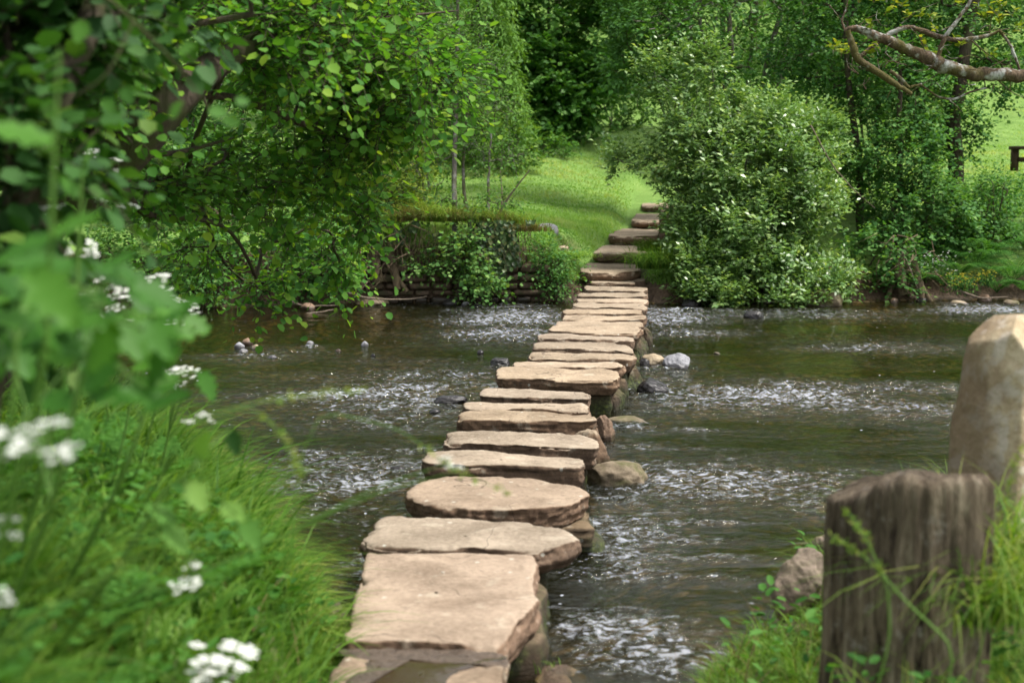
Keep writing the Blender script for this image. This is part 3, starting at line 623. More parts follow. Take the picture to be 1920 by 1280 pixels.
# ------------------------------------------------------------------ plants
M['bark']=barkmat('dark_bark',(.022,.016,.011),(.085,.065,.048),None,(.05,.055,.02))
M['barkg']=barkmat('grey_bark',(.06,.052,.045),(.19,.17,.145),(.25,.25,.22),(.08,.085,.035))
M['barkl']=barkmat('lichen_bark',(.045,.030,.018),(.17,.12,.08),(.42,.42,.40),(.10,.085,.03),1.3,.9)
M['twig']=barkmat('dead_twig',(.10,.075,.05),(.26,.21,.16))
M['alder']=leafmat('alder_leaf',[(0.032,0.095,0.025),(0.060,0.183,0.030),(0.119,0.276,0.038),(0.267,0.405,0.044)],.45,.6,.14)
M['shade']=leafmat('shaded_tree_leaf',[(0.014,0.048,0.012),(0.024,0.078,0.014),(0.042,0.120,0.022),(0.108,0.180,0.024)],.35,.6,.2)  # leaf tones darkened, canopy shade put into the colour
M['hazel']=leafmat('hazel_leaf',[(0.029,0.081,0.020),(0.057,0.154,0.029),(0.097,0.227,0.041),(0.178,0.308,0.065)],.35)
M['yellowgreen']=leafmat('young_leaf',[(0.056,0.113,0.017),(0.113,0.180,0.023),(0.225,0.281,0.033),(0.383,0.372,0.056)],.4)
M['willow']=leafmat('pale_willow_leaf',[(.055,.13,.035),(.11,.22,.06),(.19,.33,.10),(.42,.55,.22)],.3,.36,.55)
M['dark']=M['dark']; M['sycamore']=leafmat('dark_sycamore_leaf',[(.028,.10,.014),(.06,.18,.026),(.14,.29,.05)],.3,.5,.3)
M['wood']=leafmat('woodland_leaf',[(.035,.09,.018),(.065,.155,.03),(.12,.23,.045),(.22,.33,.07)],.33)
#
M['wood2']=leafmat('bluish_woodland_leaf',[(.038,.105,.026),(.07,.175,.045),(.14,.29,.08)],.3)
M['cypress']=leafmat('cypress_spray',[(0.061,0.149,0.020),(0.115,0.243,0.041),(0.189,0.338,0.068)],.3)
M['round']=leafmat('round_leaf',[(0.020,0.072,0.020),(0.048,0.145,0.032),(0.105,0.242,0.057),(0.210,0.355,0.097)],.38,.6,.16)
M['fern']=leafmat('fern_frond',[(0.028,0.105,0.017),(0.063,0.182,0.028),(0.112,0.266,0.049)],.4)
M['ivy']=leafmat('ivy_leaf',[(.025,.06,.012),(.05,.11,.02),(.09,.16,.035),(.32,.30,.11)],.2,.4,.5)
M['grass']=leafmat('long_grass',[(.025,.085,.010),(.07,.17,.02),(.15,.27,.035),(.34,.38,.10)],.42,.55,.16)
M['lawn']=leafmat('lawn_grass',[(.10,.23,.035),(.17,.33,.06),(.26,.42,.10),(.40,.48,.18)],.42,.55,.25)
M['drygrass']=leafmat('dry_grass',[(.10,.07,.035),(.20,.14,.07),(.10,.15,.03)],.3)
M['broad']=leafmat('broad_leaf',[(.03,.11,.012),(.05,.16,.018),(.085,.22,.025)],.45,.5,.2)
M['stem']=leafmat('green_stem',[(0.066,0.154,0.022),(0.132,0.242,0.044)],.15,.5,.3)
M['petal']=leafmat('white_petal',[(.70,.72,.66),(.85,.86,.82)],.3,.6,.2,(1,1,.95))
M['yellowpetal']=leafmat('yellow_petal',[(.45,.40,.03),(.62,.55,.06)],.3,.6,.2,(1,1,.4))

def grow(trunks,anchors,bias=.25):
    """joins every anchor point to the nearest wood (minimum spanning growth); returns nodes, parents, path lengths"""
    N=[];Pm=[];D=[]
    for tr in trunks:                                   # tr: (points, parent index or -1)
        pts,par=tr; pts=np.asarray(pts,float)
        for i,p in enumerate(pts):
            if i==0 and par>=0: prev=par; continue_=True
            if i==0: Pm.append(par); D.append(0 if par<0 else D[par]+np.linalg.norm(p-N[par]))
            else: Pm.append(len(N)-1); D.append(D[len(N)-1]+np.linalg.norm(p-N[-1]))
            N.append(p)
    nt_=len(N); A=np.asarray(anchors,float); n=len(A)
    N=np.array(N); D=np.array(D)
    dm=np.linalg.norm(A[:,None]-N[None],axis=2)+bias*D[None]; best=dm.argmin(1); cost=dm.min(1)
    idx=np.full(n,-1); nodes=list(N); par=list(Pm); dist=list(D); done=np.zeros(n,bool)
    for _ in range(n):
        k=int(np.where(done,1e9,cost).argmin()); done[k]=True; b=best[k]
        # curve towards the anchor with two in-between nodes
        p0=nodes[b]; p1=A[k]; L=np.linalg.norm(p1-p0); g=p0+(p1-p0)*.35+rng.normal(size=3)*.07*L+np.array([0,0,.06*L]); h=p0+(p1-p0)*.7+rng.normal(size=3)*.06*L+np.array([0,0,.05*L])
        q=b
        for x in (g,h,p1):
            nodes.append(x); par.append(q); dist.append(dist[q]+np.linalg.norm(x-nodes[q])); q=len(nodes)-1
        new=[q-2,q-1,q]; idx[k]=q
        for m_ in new:
            c=np.linalg.norm(A-nodes[m_],axis=1)+bias*dist[m_]; u=c<cost; cost=np.where(u,c,cost); best=np.where(u,m_,best)
    return np.array(nodes),np.array(par),idx,nt_
def wood(nodes,par,rtip,rmax,exp=2.4,k=6,rmin=0,ntrunk=0,rtrunk=None):
    n=len(nodes); a=np.zeros(n); kids=[[] for _ in range(n)]
    for i in range(n):
        if par[i]>=0: kids[par[i]].append(i)
    order=[];stk=[i for i in range(n) if par[i]<0]
    while stk:
        i=stk.pop(); order.append(i); stk+=kids[i]
    for i in reversed(order):
        a[i]=max(rtip**exp,sum(a[j] for j in kids[i]))
    r=np.minimum(a**(1/exp),rmax)
    if rtrunk is not None:
        for i in range(ntrunk): r[i]=max(r[i],rtrunk[i]) if np.ndim(rtrunk) else max(r[i],rtrunk)
    G=Geo(); starts=[i for i in range(n) if par[i]<0]; stk=[(i,None) for i in starts]
    while stk:
        i,p=stk.pop(); ch=[i] if p is None else [p,i]
        c=i
        while kids[c]:
            ks=sorted(kids[c],key=lambda j:-a[j]); stk+=[(j,c) for j in ks[1:]]; c=ks[0]; ch.append(c)
        if len(ch)<2: continue
        R=r[ch].copy(); 
        if p is not None: R[0]=min(R[0],R[1]*1.25)
        R[-1]*=.5
        if R.max()<rmin: continue
        kk=k if R.max()>.02 else (5 if R.max()>.008 else 3)
        G.add(*tube(nodes[ch],R,kk))
    return G
def foliate(G,TW,pts,outw,per,m,tl,L,W,shape,droop=0.,up=.35,spread=1.,clumpvar=.35,twr=.0025,lvar=.3,vert=False,tint=None):
    """leafy twigs: per twigs at each point, m leaves on each"""
    n=len(pts)
    O=np.repeat(outw,per,0); B=np.repeat(pts,per,0); n2=len(B)
    d=unit(O*.7+rdir(n2)*spread+np.array([0,0,up])); ln=tl*rng.uniform(.55,1.3,n2)
    B=B+rdir(n2)*tl*.18
    t=(np.arange(m)+.6)/m; t=np.broadcast_to(t,(n2,m))+rng.uniform(-.3,.3,(n2,m))/m
    bend=np.array([0,0,-1.])*droop
    P=B[:,None]+d[:,None]*(t*ln[:,None])[...,None]+bend*((t**2)*ln[:,None])[...,None]
    if TW is not None:
        for q in range(n2):
            u=np.array([0,.35,.7,1.])[:,None]; X=B[q]+d[q]*u*ln[q]+bend*u*u*ln[q]
            TW.add(*tube(X,[twr,twr*.8,twr*.6,twr*.35],3))
    side=unit(np.cross(d,[0,0,1.])+1e-3); sg=np.where(np.arange(m)%2==0,1,-1)[None,:,None]
    A=unit(d[:,None]*.75+side[:,None]*sg*.9+rdir(n2*m).reshape(n2,m,3)*.55-np.array([0,0,1.])*(.12+.45*droop))
    if vert: N=unit(rdir(n2*m).reshape(n2,m,3)*.8+O[:,None])
    else: N=unit(np.array([0,0,1.])+rdir(n2*m).reshape(n2,m,3)*.62+O[:,None]*.35)
    cl=np.repeat(rng.random(n),per)[:,None]; tip=t*.22
    r=np.clip(clumpvar*cl+(1-clumpvar-.15)*rng.random((n2,m))**1.3+tip,0,1)
    if tint is not None: r=np.clip(r+tint,0,1)
    LL=L*rng.uniform(1-lvar,1+lvar,(n2,m))
    leaves(G,P.reshape(-1,3),A.reshape(-1,3),N.reshape(-1,3),LL.ravel(),W,shape,r.ravel())
def blobpts(bl,shell=.55,ret=True):
    """bl: (centre, (rx,ry,rz), n) -> points, outward directions"""
    Ps=[];Os=[]
    for c,r,n in bl:
        d=rdir(n); rad=(shell+(1-shell)*rng.random(n)**.7)*rng.uniform(.85,1.08,n)
        # lumpy outline
        rad*=1+.36*fbm(d*2.3+np.asarray(c),3,77)
        Ps.append(np.asarray(c)+d*rad[:,None]*np.asarray(r)); Os.append(unit(d/np.asarray(r)))
    return np.concatenate(Ps),np.concatenate(Os)
def pb(px,py,Y,rx,ry,dep,n):
    c=WY(px,py,Y); return (c,(rx/FPX*Y,dep,ry/FPX*Y),n)
def lintrunk(p0,p1,n=8,wob=.04,bow=(0,0,0)):
    p0=np.asarray(p0,float);p1=np.asarray(p1,float);u=np.linspace(0,1,n)[:,None]; L=np.linalg.norm(p1-p0)
    w=np.cumsum(rng.normal(size=(n,3)),0)*wob*L/n; w-=u*w[-1]
    return p0+(p1-p0)*u+w+np.sin(u*PI)*np.asarray(bow)
def tree(name,label,cat,base,trunks,bl,lm,L=.08,W=.6,shape='quad',per=4,m=6,tl=.35,droop=.1,up=.3,rtip=.006,rmax=.15,bark='bark',group=None,bias=.25,shell=.55,twigs=False,rtrunk=None,minz=None,spread=1.,clumpvar=.35,tint=None,exp=2.4,crown='crown',trunkname='trunk',rmin=0,lvar=.3,vert=False,zmax=None):
    base=np.asarray(base,float)
    t=thing(name,tuple(base),label,cat,group)
    P,O=blobpts(bl,shell)
    if minz is not None: k=P[:,2]>minz; P,O=P[k],O[k]
    nodes,par,idx,ntk=grow(trunks,P,bias)
    wg=wood(nodes,par,rtip,rmax,exp,7,rmin,ntk,rtrunk)
    G=Geo(); TW=Geo() if twigs else None
    foliate(G,TW,P,O,per,m,tl,L,W,shape,droop,up,spread,clumpvar,lvar=lvar,tint=tint,vert=vert)
    V,F,A=wg.out()
    obj(trunkname,V,F,M[bark],t,{'rnd':A},True)
    cr=G.build(crown,M[lm],t,True)
    if twigs: TW.build('twigs',M[bark],t)
    return t
def copytree(t,loc,rz,s,label,group=None):
    r=t.copy(); C.objects.link(r); r.location=loc; r.rotation_euler=(0,0,rz); r.scale=(s,s,s); r['label']=label
    if group: r['group']=group
    for ch in t.children:
        c=ch.copy(); C.objects.link(c); c.parent=r
    return r
def gz(x,y): return float(ground(np.array(x),np.array(y)))

# ---------------- far woodland: three crown shapes grown once, each tree placed on its own
GW='woodland trees beyond the lawn'
def woodtree(label,x,y,h,w,mt,n=150,L=.15,per=7,m=6,seed=0,W=.62):
    z=gz(x,y); b=np.array([x,y,z-.1]); top=b+np.array([rng.normal()*.3,rng.normal()*.3,h*.8])
    bl=[(b+np.array([0,0,h*.32]),(w*.95,w*.9,h*.32),int(n*.4)),(b+np.array([w*.15,0,h*.6]),(w,w*.9,h*.27),int(n*.38)),(b+np.array([-w*.1,0,h*.83]),(w*.7,w*.7,h*.2),int(n*.22))]
    return tree('woodland_tree',label,'tree',b,[(lintrunk(b,top,10),-1)],bl,mt,L=L,W=W,per=per,m=m,tl=.75,rtip=.012,rmax=.2,bark='bark',group=GW,shell=.45,clumpvar=.45,minz=z+.1)
t1=woodtree('tall broad woodland tree standing behind the cypress',-2.2,42,14,3.1,'wood',200)
t2=woodtree('tall bluish woodland tree rising behind the pale willow bush',5.4,36,13,3.0,'wood2',210)
t3=woodtree('darker woodland tree at the back of the path gap',1.6,50,13,3.2,'wood',180)
CP=[(t1,-7.5,40,.4,.95,'woodland tree behind the yellow-green saplings'),(t2,-11.5,36,1.3,1,'bluish woodland tree behind the alder limb at the far bank'),(t3,-15.5,42,2.2,1,'woodland tree furthest upstream behind the alder'),
 (t2,-5,48,4,1.1,'bluish woodland tree in the second row between cypress and saplings'),(t1,9.6,38,2,.95,'woodland tree behind the gap between willow bush and round-leaved alders'),(t3,12.5,44,.9,1,'woodland tree behind the reddish trunk'),
 (t1,-3.2,52,5,1.15,'back row woodland tree straight above the bank wall'),(t2,8.2,50,3,1.15,'bluish back row tree above the willow bush'),(t1,5,56,1,1.2,'back row tree above the lichened branch tip'),(t3,-11,52,3,1.1,'back row tree upstream of the saplings'),
 (t1,16,62,2.6,1.1,'woodland tree at the top edge of the bright field'),(t2,22,60,.5,1.1,'bluish woodland tree at the top edge of the bright field'),(t3,20,72,1.9,1.1,'tallest tree above the bright field'),(t2,-19,50,2,1.1,'bluish tree at the end of the back row upstream'),(t1,28,58,4.2,1.1,'woodland tree at the far end of the bright field'),
 (t3,11,58,4.4,1.1,'back row tree behind the reddish trunk'),(t2,1.8,60,2.4,1.2,'bluish tree closing the view up the path'),(t3,-22,38,.3,1.,'woodland tree at the upstream end of the near row')]
for t,x,y,rz,s,lab in CP: copytree(t,(x,y,gz(x,y)-.1),rz,s,lab,GW)
# far wooded slope closing the view
G=Geo(); n=26000; x=rng.uniform(-60,75,n); y=rng.uniform(70,84,n); z=ground(x,y)+rng.random(n)**.8*14*(.8+.25*np.sin(x*.4)+.15*np.sin(x*1.1))
leaves(G,np.column_stack([x,y,z]),rdir(n)*np.array([1,1,.5]),rdir(n)+np.array([0,-.6,.9]),rng.uniform(.6,1.3,n),.6,'quad',rng.random(n)*.7)
o=G.build('far_woodland',M['wood']); tag(o,'dense green woodland on the slope far beyond the lawn','woodland',kind='stuff')

# dark sycamore at the head of the path
b=np.array([1.1,37,gz(1.1,37)]); 
tree('sycamore_tree','dark broad-leaved sycamore whose crown sweeps down to the lawn by the path','tree',b,[(lintrunk(b,b+[-.2,.4,4.5]),-1)],
 [pb(1025,190,36,85,120,1.5,170),pb(980,130,36,80,120,1.4,80),pb(1120,90,36.5,80,100,1.3,90),pb(1020,-60,36.5,130,140,1.6,110)],'sycamore',L=.145,W=.8,per=9,m=7,tl=.6,droop=.3,shell=.45,rtip=.012,minz=b[2]+.15,group=None)
# cypress
b=np.array([-.75,32.5,gz(-.75,32.5)])
tree('cypress_tree','pale green cypress with drooping feathery sprays behind the slender saplings','conifer',b,[(lintrunk(b,b+[0,0,6.5],wob=.01),-1)],
 [pb(905,235,32.5,62,75,.8,110),pb(900,120,32.5,58,110,.7,110),pb(895,-40,32.5,45,120,.6,60)],'cypress',L=.17,W=.2,per=9,m=9,tl=.5,droop=1.1,up=-.1,spread=.5,shell=.75,rtip=.01,clumpvar=.5)
# mid shrubs between wood and lawn
def shrub(label,px,py,Y,rx,ry,dep,n,mt,L=.08,W=.6,per=5,m=6,tl=.35,name='shrub',shape='quad',cat='shrub',stems=4,droop=.1,bark='bark',rtip=.005,extra=(),base=None,shell=.55,up=.35,twigs=False,tint=None,lvar=.3,clumpvar=.35,rmax=.05,group=None):
    bl=[pb(px,py,Y,rx,ry,dep,n)]+[pb(*e) for e in extra]; c=bl[0][0]
    if base is None: bx,by=c[0],Y+.1
    else: bx,by=base
    b=np.array([bx,by,gz(bx,by)-.05]); tr=[]
    for k in range(stems):
        e=blobpts([(c,np.array(bl[0][1])*.5,1)],.5)[0][0]; e[2]=max(e[2],b[2]+.3*(bl[0][1][2]))
        s=b+np.array([rng.normal()*.1,rng.normal()*.08,0]); tr.append((lintrunk(s,e,6,.08),-1))
    return tree(name,label,cat,b,tr,bl,mt,L=L,W=W,shape=shape,per=per,m=m,tl=tl,droop=droop,up=up,rtip=rtip,rmax=rmax,bark=bark,shell=shell,minz=max(b[2]-.5,.02) if base is not None else b[2]-.02,trunkname='stems',crown='foliage',twigs=twigs,tint=tint,lvar=lvar,clumpvar=clumpvar,group=group)
shrub('loose nettle and hedge growth at the foot of the cypress',930,270,31,90,55,.8,80,'wood',L=.10,name='hedge_shrub',bark='barkg',rtip=.008)
shrub('cow parsley flecked hedge growth where the lawn meets the sycamore',1010,290,33.5,80,40,.7,70,'hazel',L=.10,name='hedge_shrub',bark='barkg',rtip=.008)
shrub('light green shrub closing the top of the path',1150,190,40,75,80,1,90,'hazel',L=.13,name='hedge_shrub',bark='barkg',rtip=.008)
shrub('yellow-green leafy shrub above the lawn behind the alder twigs',735,330,24.5,95,95,.9,180,'yellowgreen',L=.07,name='hedge_shrub',bark='barkg',rtip=.008,tint=-.15)
shrub('mid green shrub between the alder twigs and the cypress',790,170,28,110,130,1.2,230,'hazel',L=.085,name='hedge_shrub',bark='barkg',rtip=.008)
shrub('tall hazel bush behind the alder limb',600,200,25,130,190,1.2,260,'hazel',L=.085,name='hedge_shrub',bark='barkg',rtip=.008,tint=-.1)
shrub('tall dark bush furthest upstream behind the alder trunk',330,220,23,170,230,1.2,300,'sycamore',L=.095,W=.7,name='hedge_shrub',bark='barkg',rtip=.008)
shrub('hazel bush filling the top of the far bank beside the alder trunk',110,200,22,170,270,1.2,260,'hazel',L=.09,name='hedge_shrub',bark='barkg',rtip=.008,tint=-.15)
shrub('high hazel crown over the lawn above the slender saplings',700,20,26,170,110,1.4,220,'hazel',L=.09,name='hedge_shrub',extra=[(640,-230,26,240,180,1.6,200),(420,-260,25,200,180,1.5,160)])

# slender saplings growing out of the bank wall
def sapling(label,pts,Y,r0,bl,seed=0,n=None,mt='hazel',L=.05,tint=0):
    P=np.array([WY(a,b_,Y+dy) for a,b_,dy in pts]); 
    u=np.linspace(0,1,len(P)); uu=np.linspace(0,1,22); X=np.column_stack([np.interp(uu,u,P[:,i]) for i in range(3)]); X+=np.cumsum(rng.normal(size=X.shape),0)*.008
    b=X[0]; 
    return tree('sapling',label,'sapling',b,[(X,-1)],[pb(*e) for e in bl],mt,L=L,W=.65,per=3,m=6,tl=.28,rtip=.0035,rmax=.06,bark='barkg',shell=.2,bias=.05,rtrunk=np.linspace(r0,r0*.35,22),group='slender saplings on the bank wall',tint=tint,twigs=True)
sapling('tallest slender sapling with pale bark, first from the alder side',[(853,515,-.5),(852,462,-.5),(850,330,-.2),(855,200,.1),(862,60,.2),(868,-60,.2)],19.3,.047,[(850,100,19.4,75,110,.5,70),(815,290,19.4,60,40,.4,32),(800,385,19.1,50,26,.3,24),(880,-40,19.5,80,60,.5,30)],tint=.05)
sapling('second slender sapling, thinner and leaning beside the tallest',[(892,515,-.6),(884,462,-.6),(866,380,-.3),(862,300,0),(870,180,.1),(885,90,.1)],19.45,.034,[(900,170,19.5,60,80,.4,42),(885,290,19.4,40,35,.3,18),(880,405,18.9,40,22,.3,18)])
sapling('third slender sapling, standing closest to the bank steps',[(915,530,-.5),(914,430,-.4),(910,340,0),(916,250,.1)],19.2,.032,[(925,290,19.3,60,40,.4,30),(940,210,19.3,45,30,.3,14),(945,375,19.0,42,22,.3,20)],tint=.1)
# bare forked branch on the wall
def limb(name,label,cat,paths,mt,at=None,k=7,group=None):
    G=Geo()
    for pts,R in paths:
        P=np.array([WY(*p) for p in pts]); u=np.linspace(0,1,len(P)); uu=np.linspace(0,1,max(10,4*len(P)))
        X=np.column_stack([np.interp(uu,u,P[:,i]) for i in range(3)])
        for _ in range(2): X[1:-1]=.25*X[:-2]+.5*X[1:-1]+.25*X[2:]
        X+=rng.normal(size=X.shape)*R[0]*.12; rr=np.interp(uu,np.linspace(0,1,len(R)),R); G.add(*tube(X,rr,k))
    V=G.V[0][0]; return tag(G.build(name,M[mt],None,True,at=V),label,cat,group)
limb('bare_branch','bare forked grey branch leaning up from the ivy towards the lawn','branch',[([(918,440,19.1),(935,400,19.05),(960,360,19),(992,320,18.9)],[.022,.008]),([(940,392,19.05),(942,360,19.1),(938,320,19.2)],[.012,.005]),([(918,440,19.1),(880,430,19),(840,400,19)],[.010,.004])],'twig')
# ---------------- pale willow bush over the water
b=np.array([3.0,20.2,gz(3.0,20.2)-.05]); tr=[]
for e in [(1300,260),(1400,300),(1480,380),(1360,430),(1250,330),(1330,160),(1440,480)]:
    tr.append((lintrunk(b+[rng.normal()*.15,rng.normal()*.1,0],WY(*e,19.6),8,.06),-1))
tree('willow_bush','big pale grey-green willow bush spilling over the water beside the bank steps','bush',b,tr,
 [pb(1395,340,19.6,128,105,1.0,165),pb(1305,235,19.8,58,55,.5,44),pb(1330,570,18.3,60,16,.3,26),pb(1410,578,18.2,60,12,.3,22),pb(1510,565,18.4,55,18,.3,26),pb(1410,440,19.2,125,90,1.0,150),pb(1345,520,18.8,80,65,.6,75),pb(1475,520,18.9,105,62,.6,82),pb(1262,300,19.9,36,42,.4,20),pb(1490,350,19.6,66,72,.7,62),pb(1395,225,19.7,60,42,.5,36),
  pb(1228,150,20.0,20,30,.25,10),pb(1310,130,20.0,36,26,.3,18),pb(1450,255,19.9,45,30,.4,26),pb(1165,305,20,30,12,.25,9),pb(1305,440,19.4,38,55,.5,30),pb(1525,260,20,45,30,.4,24)],
 'willow',L=.075,W=.48,per=10,m=9,tl=.34,droop=-.12,up=.35,rtip=.0035,rmax=.07,bark='barkg',shell=.6,minz=.03,clumpvar=.3,crown='foliage',trunkname='stems')

# ---------------- round-leaved alders in the shade beyond the pale bush
def alder2(label,trunkpts,Y,r0,bl,n=18,mt='round',L=.062,tint=-.1,bark='bark'):
    P=np.array([WY(a,b_,Y+dy) for a,b_,dy in trunkpts]); u=np.linspace(0,1,len(P)); uu=np.linspace(0,1,n)
    X=np.column_stack([np.interp(uu,u,P[:,i]) for i in range(3)]); X+=np.cumsum(rng.normal(size=X.shape),0)*.012
    return tree('round_leaved_alder',label,'tree',X[0],[(X,-1)],[pb(*e) for e in bl],mt,L=L,W=.85,shape='quad',per=5,m=6,tl=.3,droop=.15,rtip=.004,rmax=.12,bark=bark,shell=.5,bias=.1,rtrunk=np.linspace(r0,r0*.5,n),group='alders on the shaded far bank',tint=tint)
alder2('round-leaved alder with two dark stems right behind the pale bush',[(1625,560,0),(1615,430,0),(1620,300,0),(1600,150,0),(1590,-50,0)],21,.07,[(1600,250,21,70,90,.6,80),(1560,90,21.5,130,90,.9,150),(1640,470,20.4,60,60,.5,60),(1600,-60,21.5,150,80,.9,110),(1600,-280,22,180,160,1.4,150)])
alder2('round-leaved alder with a pale straight stem and a low bough over the water',[(1700,560,0),(1690,440,0),(1682,330,0),(1680,220,0),(1670,60,0)],20.4,.06,[(1690,300,20.2,85,70,.6,110),(1660,480,19.3,70,55,.4,60),(1680,540,19,40,30,.3,22),(1740,400,20,100,70,.6,110),(1700,150,20.8,90,90,.7,90)],tint=.0)
alder2('round-leaved alder with thick reddish trunk at the corner of the bright field',[(1770,560,0),(1780,430,0),(1800,330,0),(1802,230,0),(1815,120,0),(1850,-80,0)],21.2,.15,[(1800,430,20.6,90,70,.6,110),(1790,250,21,60,60,.5,50),(1850,60,21.8,130,90,.8,130),(1760,20,21.8,120,100,.8,130),(1850,-260,22,220,180,1.5,190),(1880,140,21.2,50,55,.5,36)],tint=-.05)
alder2('round-leaved alder with a dark leaning stem between the pale stem and the reddish trunk',[(1740,560,0),(1735,420,0),(1738,280,0),(1725,190,0),(1700,40,0)],21.8,.09,[(1735,200,21.8,80,90,.6,90),(1740,480,20.3,80,50,.5,80),(1640,20,22,120,110,.8,120),(1420,-150,23,160,110,1.2,130)],tint=-.15)
shrub('dark holly-like undergrowth behind the alder stems',1660,450,22.4,140,110,.7,190,'sycamore',L=.07,name='undergrowth_shrub',W=.7)
shrub('dark undergrowth below the bright field behind the ferns',1850,420,22.6,110,60,.6,110,'sycamore',L=.07,name='undergrowth_shrub',W=.7)
shrub('dark undergrowth behind the pale bush',1450,350,23,170,190,.8,230,'sycamore',L=.085,name='undergrowth_shrub',W=.7)
shrub('bluish bush rising over the pale bush',1400,60,26,220,130,1.2,330,'sycamore',L=.085,extra=[(1400,-210,27,260,170,1.5,190),(1230,-190,28,110,130,1.2,90)],bark='barkg',rtip=.01,name='hedge_shrub')
shrub('bluish bush between the sycamore and the pale bush',1215,70,27,80,140,.9,200,'wood2',L=.085,base=(3.4,27),name='hedge_shrub')
shrub('dusky bush above the alders',1640,90,26.5,150,140,1,230,'wood2',L=.085,name='hedge_shrub',tint=-.15)
shrub('low green sprig hanging at the edge of the bright field',1865,352,20.2,40,18,.3,20,'round',L=.055,name='hedge_shrub')

# ---------------- lichened branch reaching in over the river
Y=8.6
b=np.array([5.2,9.6,gz(5.2,9.6)-.1]); t=thing('lichened_tree',tuple(b),'old tree whose gnarled lichen-crusted branch reaches in over the river','tree')
G=Geo()
def lb(pts,R,k=9,dy=0):
    P=np.array([WY(x,y,Y+dy+(e[0] if e else 0)) for x,y,*e in pts]); u=np.linspace(0,1,len(P)); n=6*len(P); uu=np.linspace(0,1,n)
    X=np.column_stack([np.interp(uu,u,P[:,i]) for i in range(3)])
    for _ in range(3): X[1:-1]=.25*X[:-2]+.5*X[1:-1]+.25*X[2:]
    rr=np.interp(uu,np.linspace(0,1,len(R)),R); X+=rng.normal(size=X.shape)*rr[:,None]*.10
    rr=rr*(1+.10*fbm(X*14,3,5)); V,F=tube(X,rr,k); V+=np.repeat(unit(rng.normal(size=(n,3))),k,0)*0
    G.add(V,F); return X
px1=WY(1960,142,Y)
tr=np.array([b,b+[-.1,0,1.0],b+[-.25,-.2,1.9],[4.3,9.1,2.75],[px1[0],Y,px1[2]]]); uu=np.linspace(0,4,24); X=np.column_stack([np.interp(uu,np.arange(5),tr[:,i]) for i in range(3)]); G.add(*tube(X,np.linspace(.17,.055,24),12))
G.add(*tube(lintrunk(b+[-.2,-.1,1.6],b+[.6,1,4.6],10),np.linspace(.12,.04,10),9))
pxs=lambda w: .88*w/2/FPX*Y
lb([(1990,142),(1920,142),(1870,141),(1820,138),(1770,125),(1740,110),(1700,92),(1660,74),(1625,60),(1600,52),(1583,58)],[pxs(26),pxs(28),pxs(30),pxs(27),pxs(31),pxs(25),pxs(22),pxs(18),pxs(14),pxs(9)],12)
lb([(1590,58),(1597,80),(1606,110),(1625,122),(1655,142),(1685,162),(1708,176)],[pxs(11),pxs(16),pxs(14),pxs(13),pxs(8)],9,-.15)
lb([(1612,108),(1635,88),(1665,65),(1700,50),(1722,55),(1760,70),(1800,77),(1850,68),(1875,58)],[pxs(9),pxs(11),pxs(10),pxs(11),pxs(10),pxs(6)],8,.12)
lb([(1755,118),(1765,85),(1775,65),(1795,38),(1815,12),(1830,-20)],[pxs(9),pxs(10),pxs(9),pxs(8),pxs(7)],8)
lb([(1668,132),(1690,148),(1704,165),(1712,162),(1728,158)],[pxs(8),pxs(7),pxs(5)],7,-.1)
lb([(1875,58),(1895,85),(1908,120),(1915,140)],[pxs(7),pxs(6),pxs(5)],6,.1)
lb([(1583,55),(1578,38),(1586,18),(1592,-10)],[pxs(5),pxs(4),pxs(2.5)],6)
lb([(1728,160),(1760,183),(1790,187),(1820,172),(1850,165)],[pxs(4),pxs(5),pxs(5),pxs(3)],6)
TWP=[[(1588,118),(1620,130),(1655,145)],[(1660,100),(1680,118),(1700,122)],[(1700,178),(1735,155),(1770,130)],[(1870,150),(1900,175),(1925,185)],[(1893,170),(1896,150)],[(1820,75),(1850,100),(1885,125)],[(1735,98),(1725,70),(1705,50)],[(1555,10),(1570,28),(1585,50)],[(1690,45),(1720,20),(1760,5)],[(1780,187),(1800,205)],[(1600,60),(1625,35),(1650,25)],[(1855,60),(1860,30),(1850,0)],[(1878,60),(1900,70)],[(1650,140),(1645,110)],[(1890,110),(1870,120),(1850,130)],[(1670,170),(1663,185)]]
for q in TWP: lb(q,[pxs(2.6),pxs(1.2)],4,rng.uniform(-.2,.2))
for _ in range(34):
    x,y=rng.uniform(1600,1900),rng.uniform(40,170); a=rng.uniform(0,2*PI); L_=rng.uniform(18,46)
    lb([(x,y),(x+L_*.5*math.cos(a),y+L_*.4*math.sin(a)),(x+L_*math.cos(a+.4),y+L_*.8*math.sin(a+.4))],[pxs(2.4),pxs(.9)],4,rng.uniform(-.25,.25))
V,F,A=G.out(); obj('trunk',V,F,M['barkl'],t,{'rnd':A},True)
G=Geo(); TW=Geo()
LP=[(1562,98),(1580,105),(1590,100),(1640,8),(1665,5),(1690,12),(1660,28),(1705,32),(1722,35),(1745,38),(1760,60),(1632,55),(1800,12),(1835,22),(1845,38),(1860,30),(1795,5),(1875,45),(1780,85),(1795,92),(1740,92),(1745,105),(1915,60),(1905,55),(1650,95),(1640,105),(1610,5),(1690,-5),(1760,0),(1830,0),(1880,15),(1900,30),(1720,5),(1870,25),(1855,110),(1700,110),(1560,95),(1575,92)]
P=np.array([WY(x,y,Y+rng.uniform(-.25,.25)) for x,y in LP])
foliate(G,TW,P,np.tile([0,-.2,.9],(len(P),1)),2,4,.06,.042,.6,'round',0.,.5,.9,.2)
G.build('young_leaves',M['yellowgreen'],t,True); TW.build('twigs',M['barkl'],t)

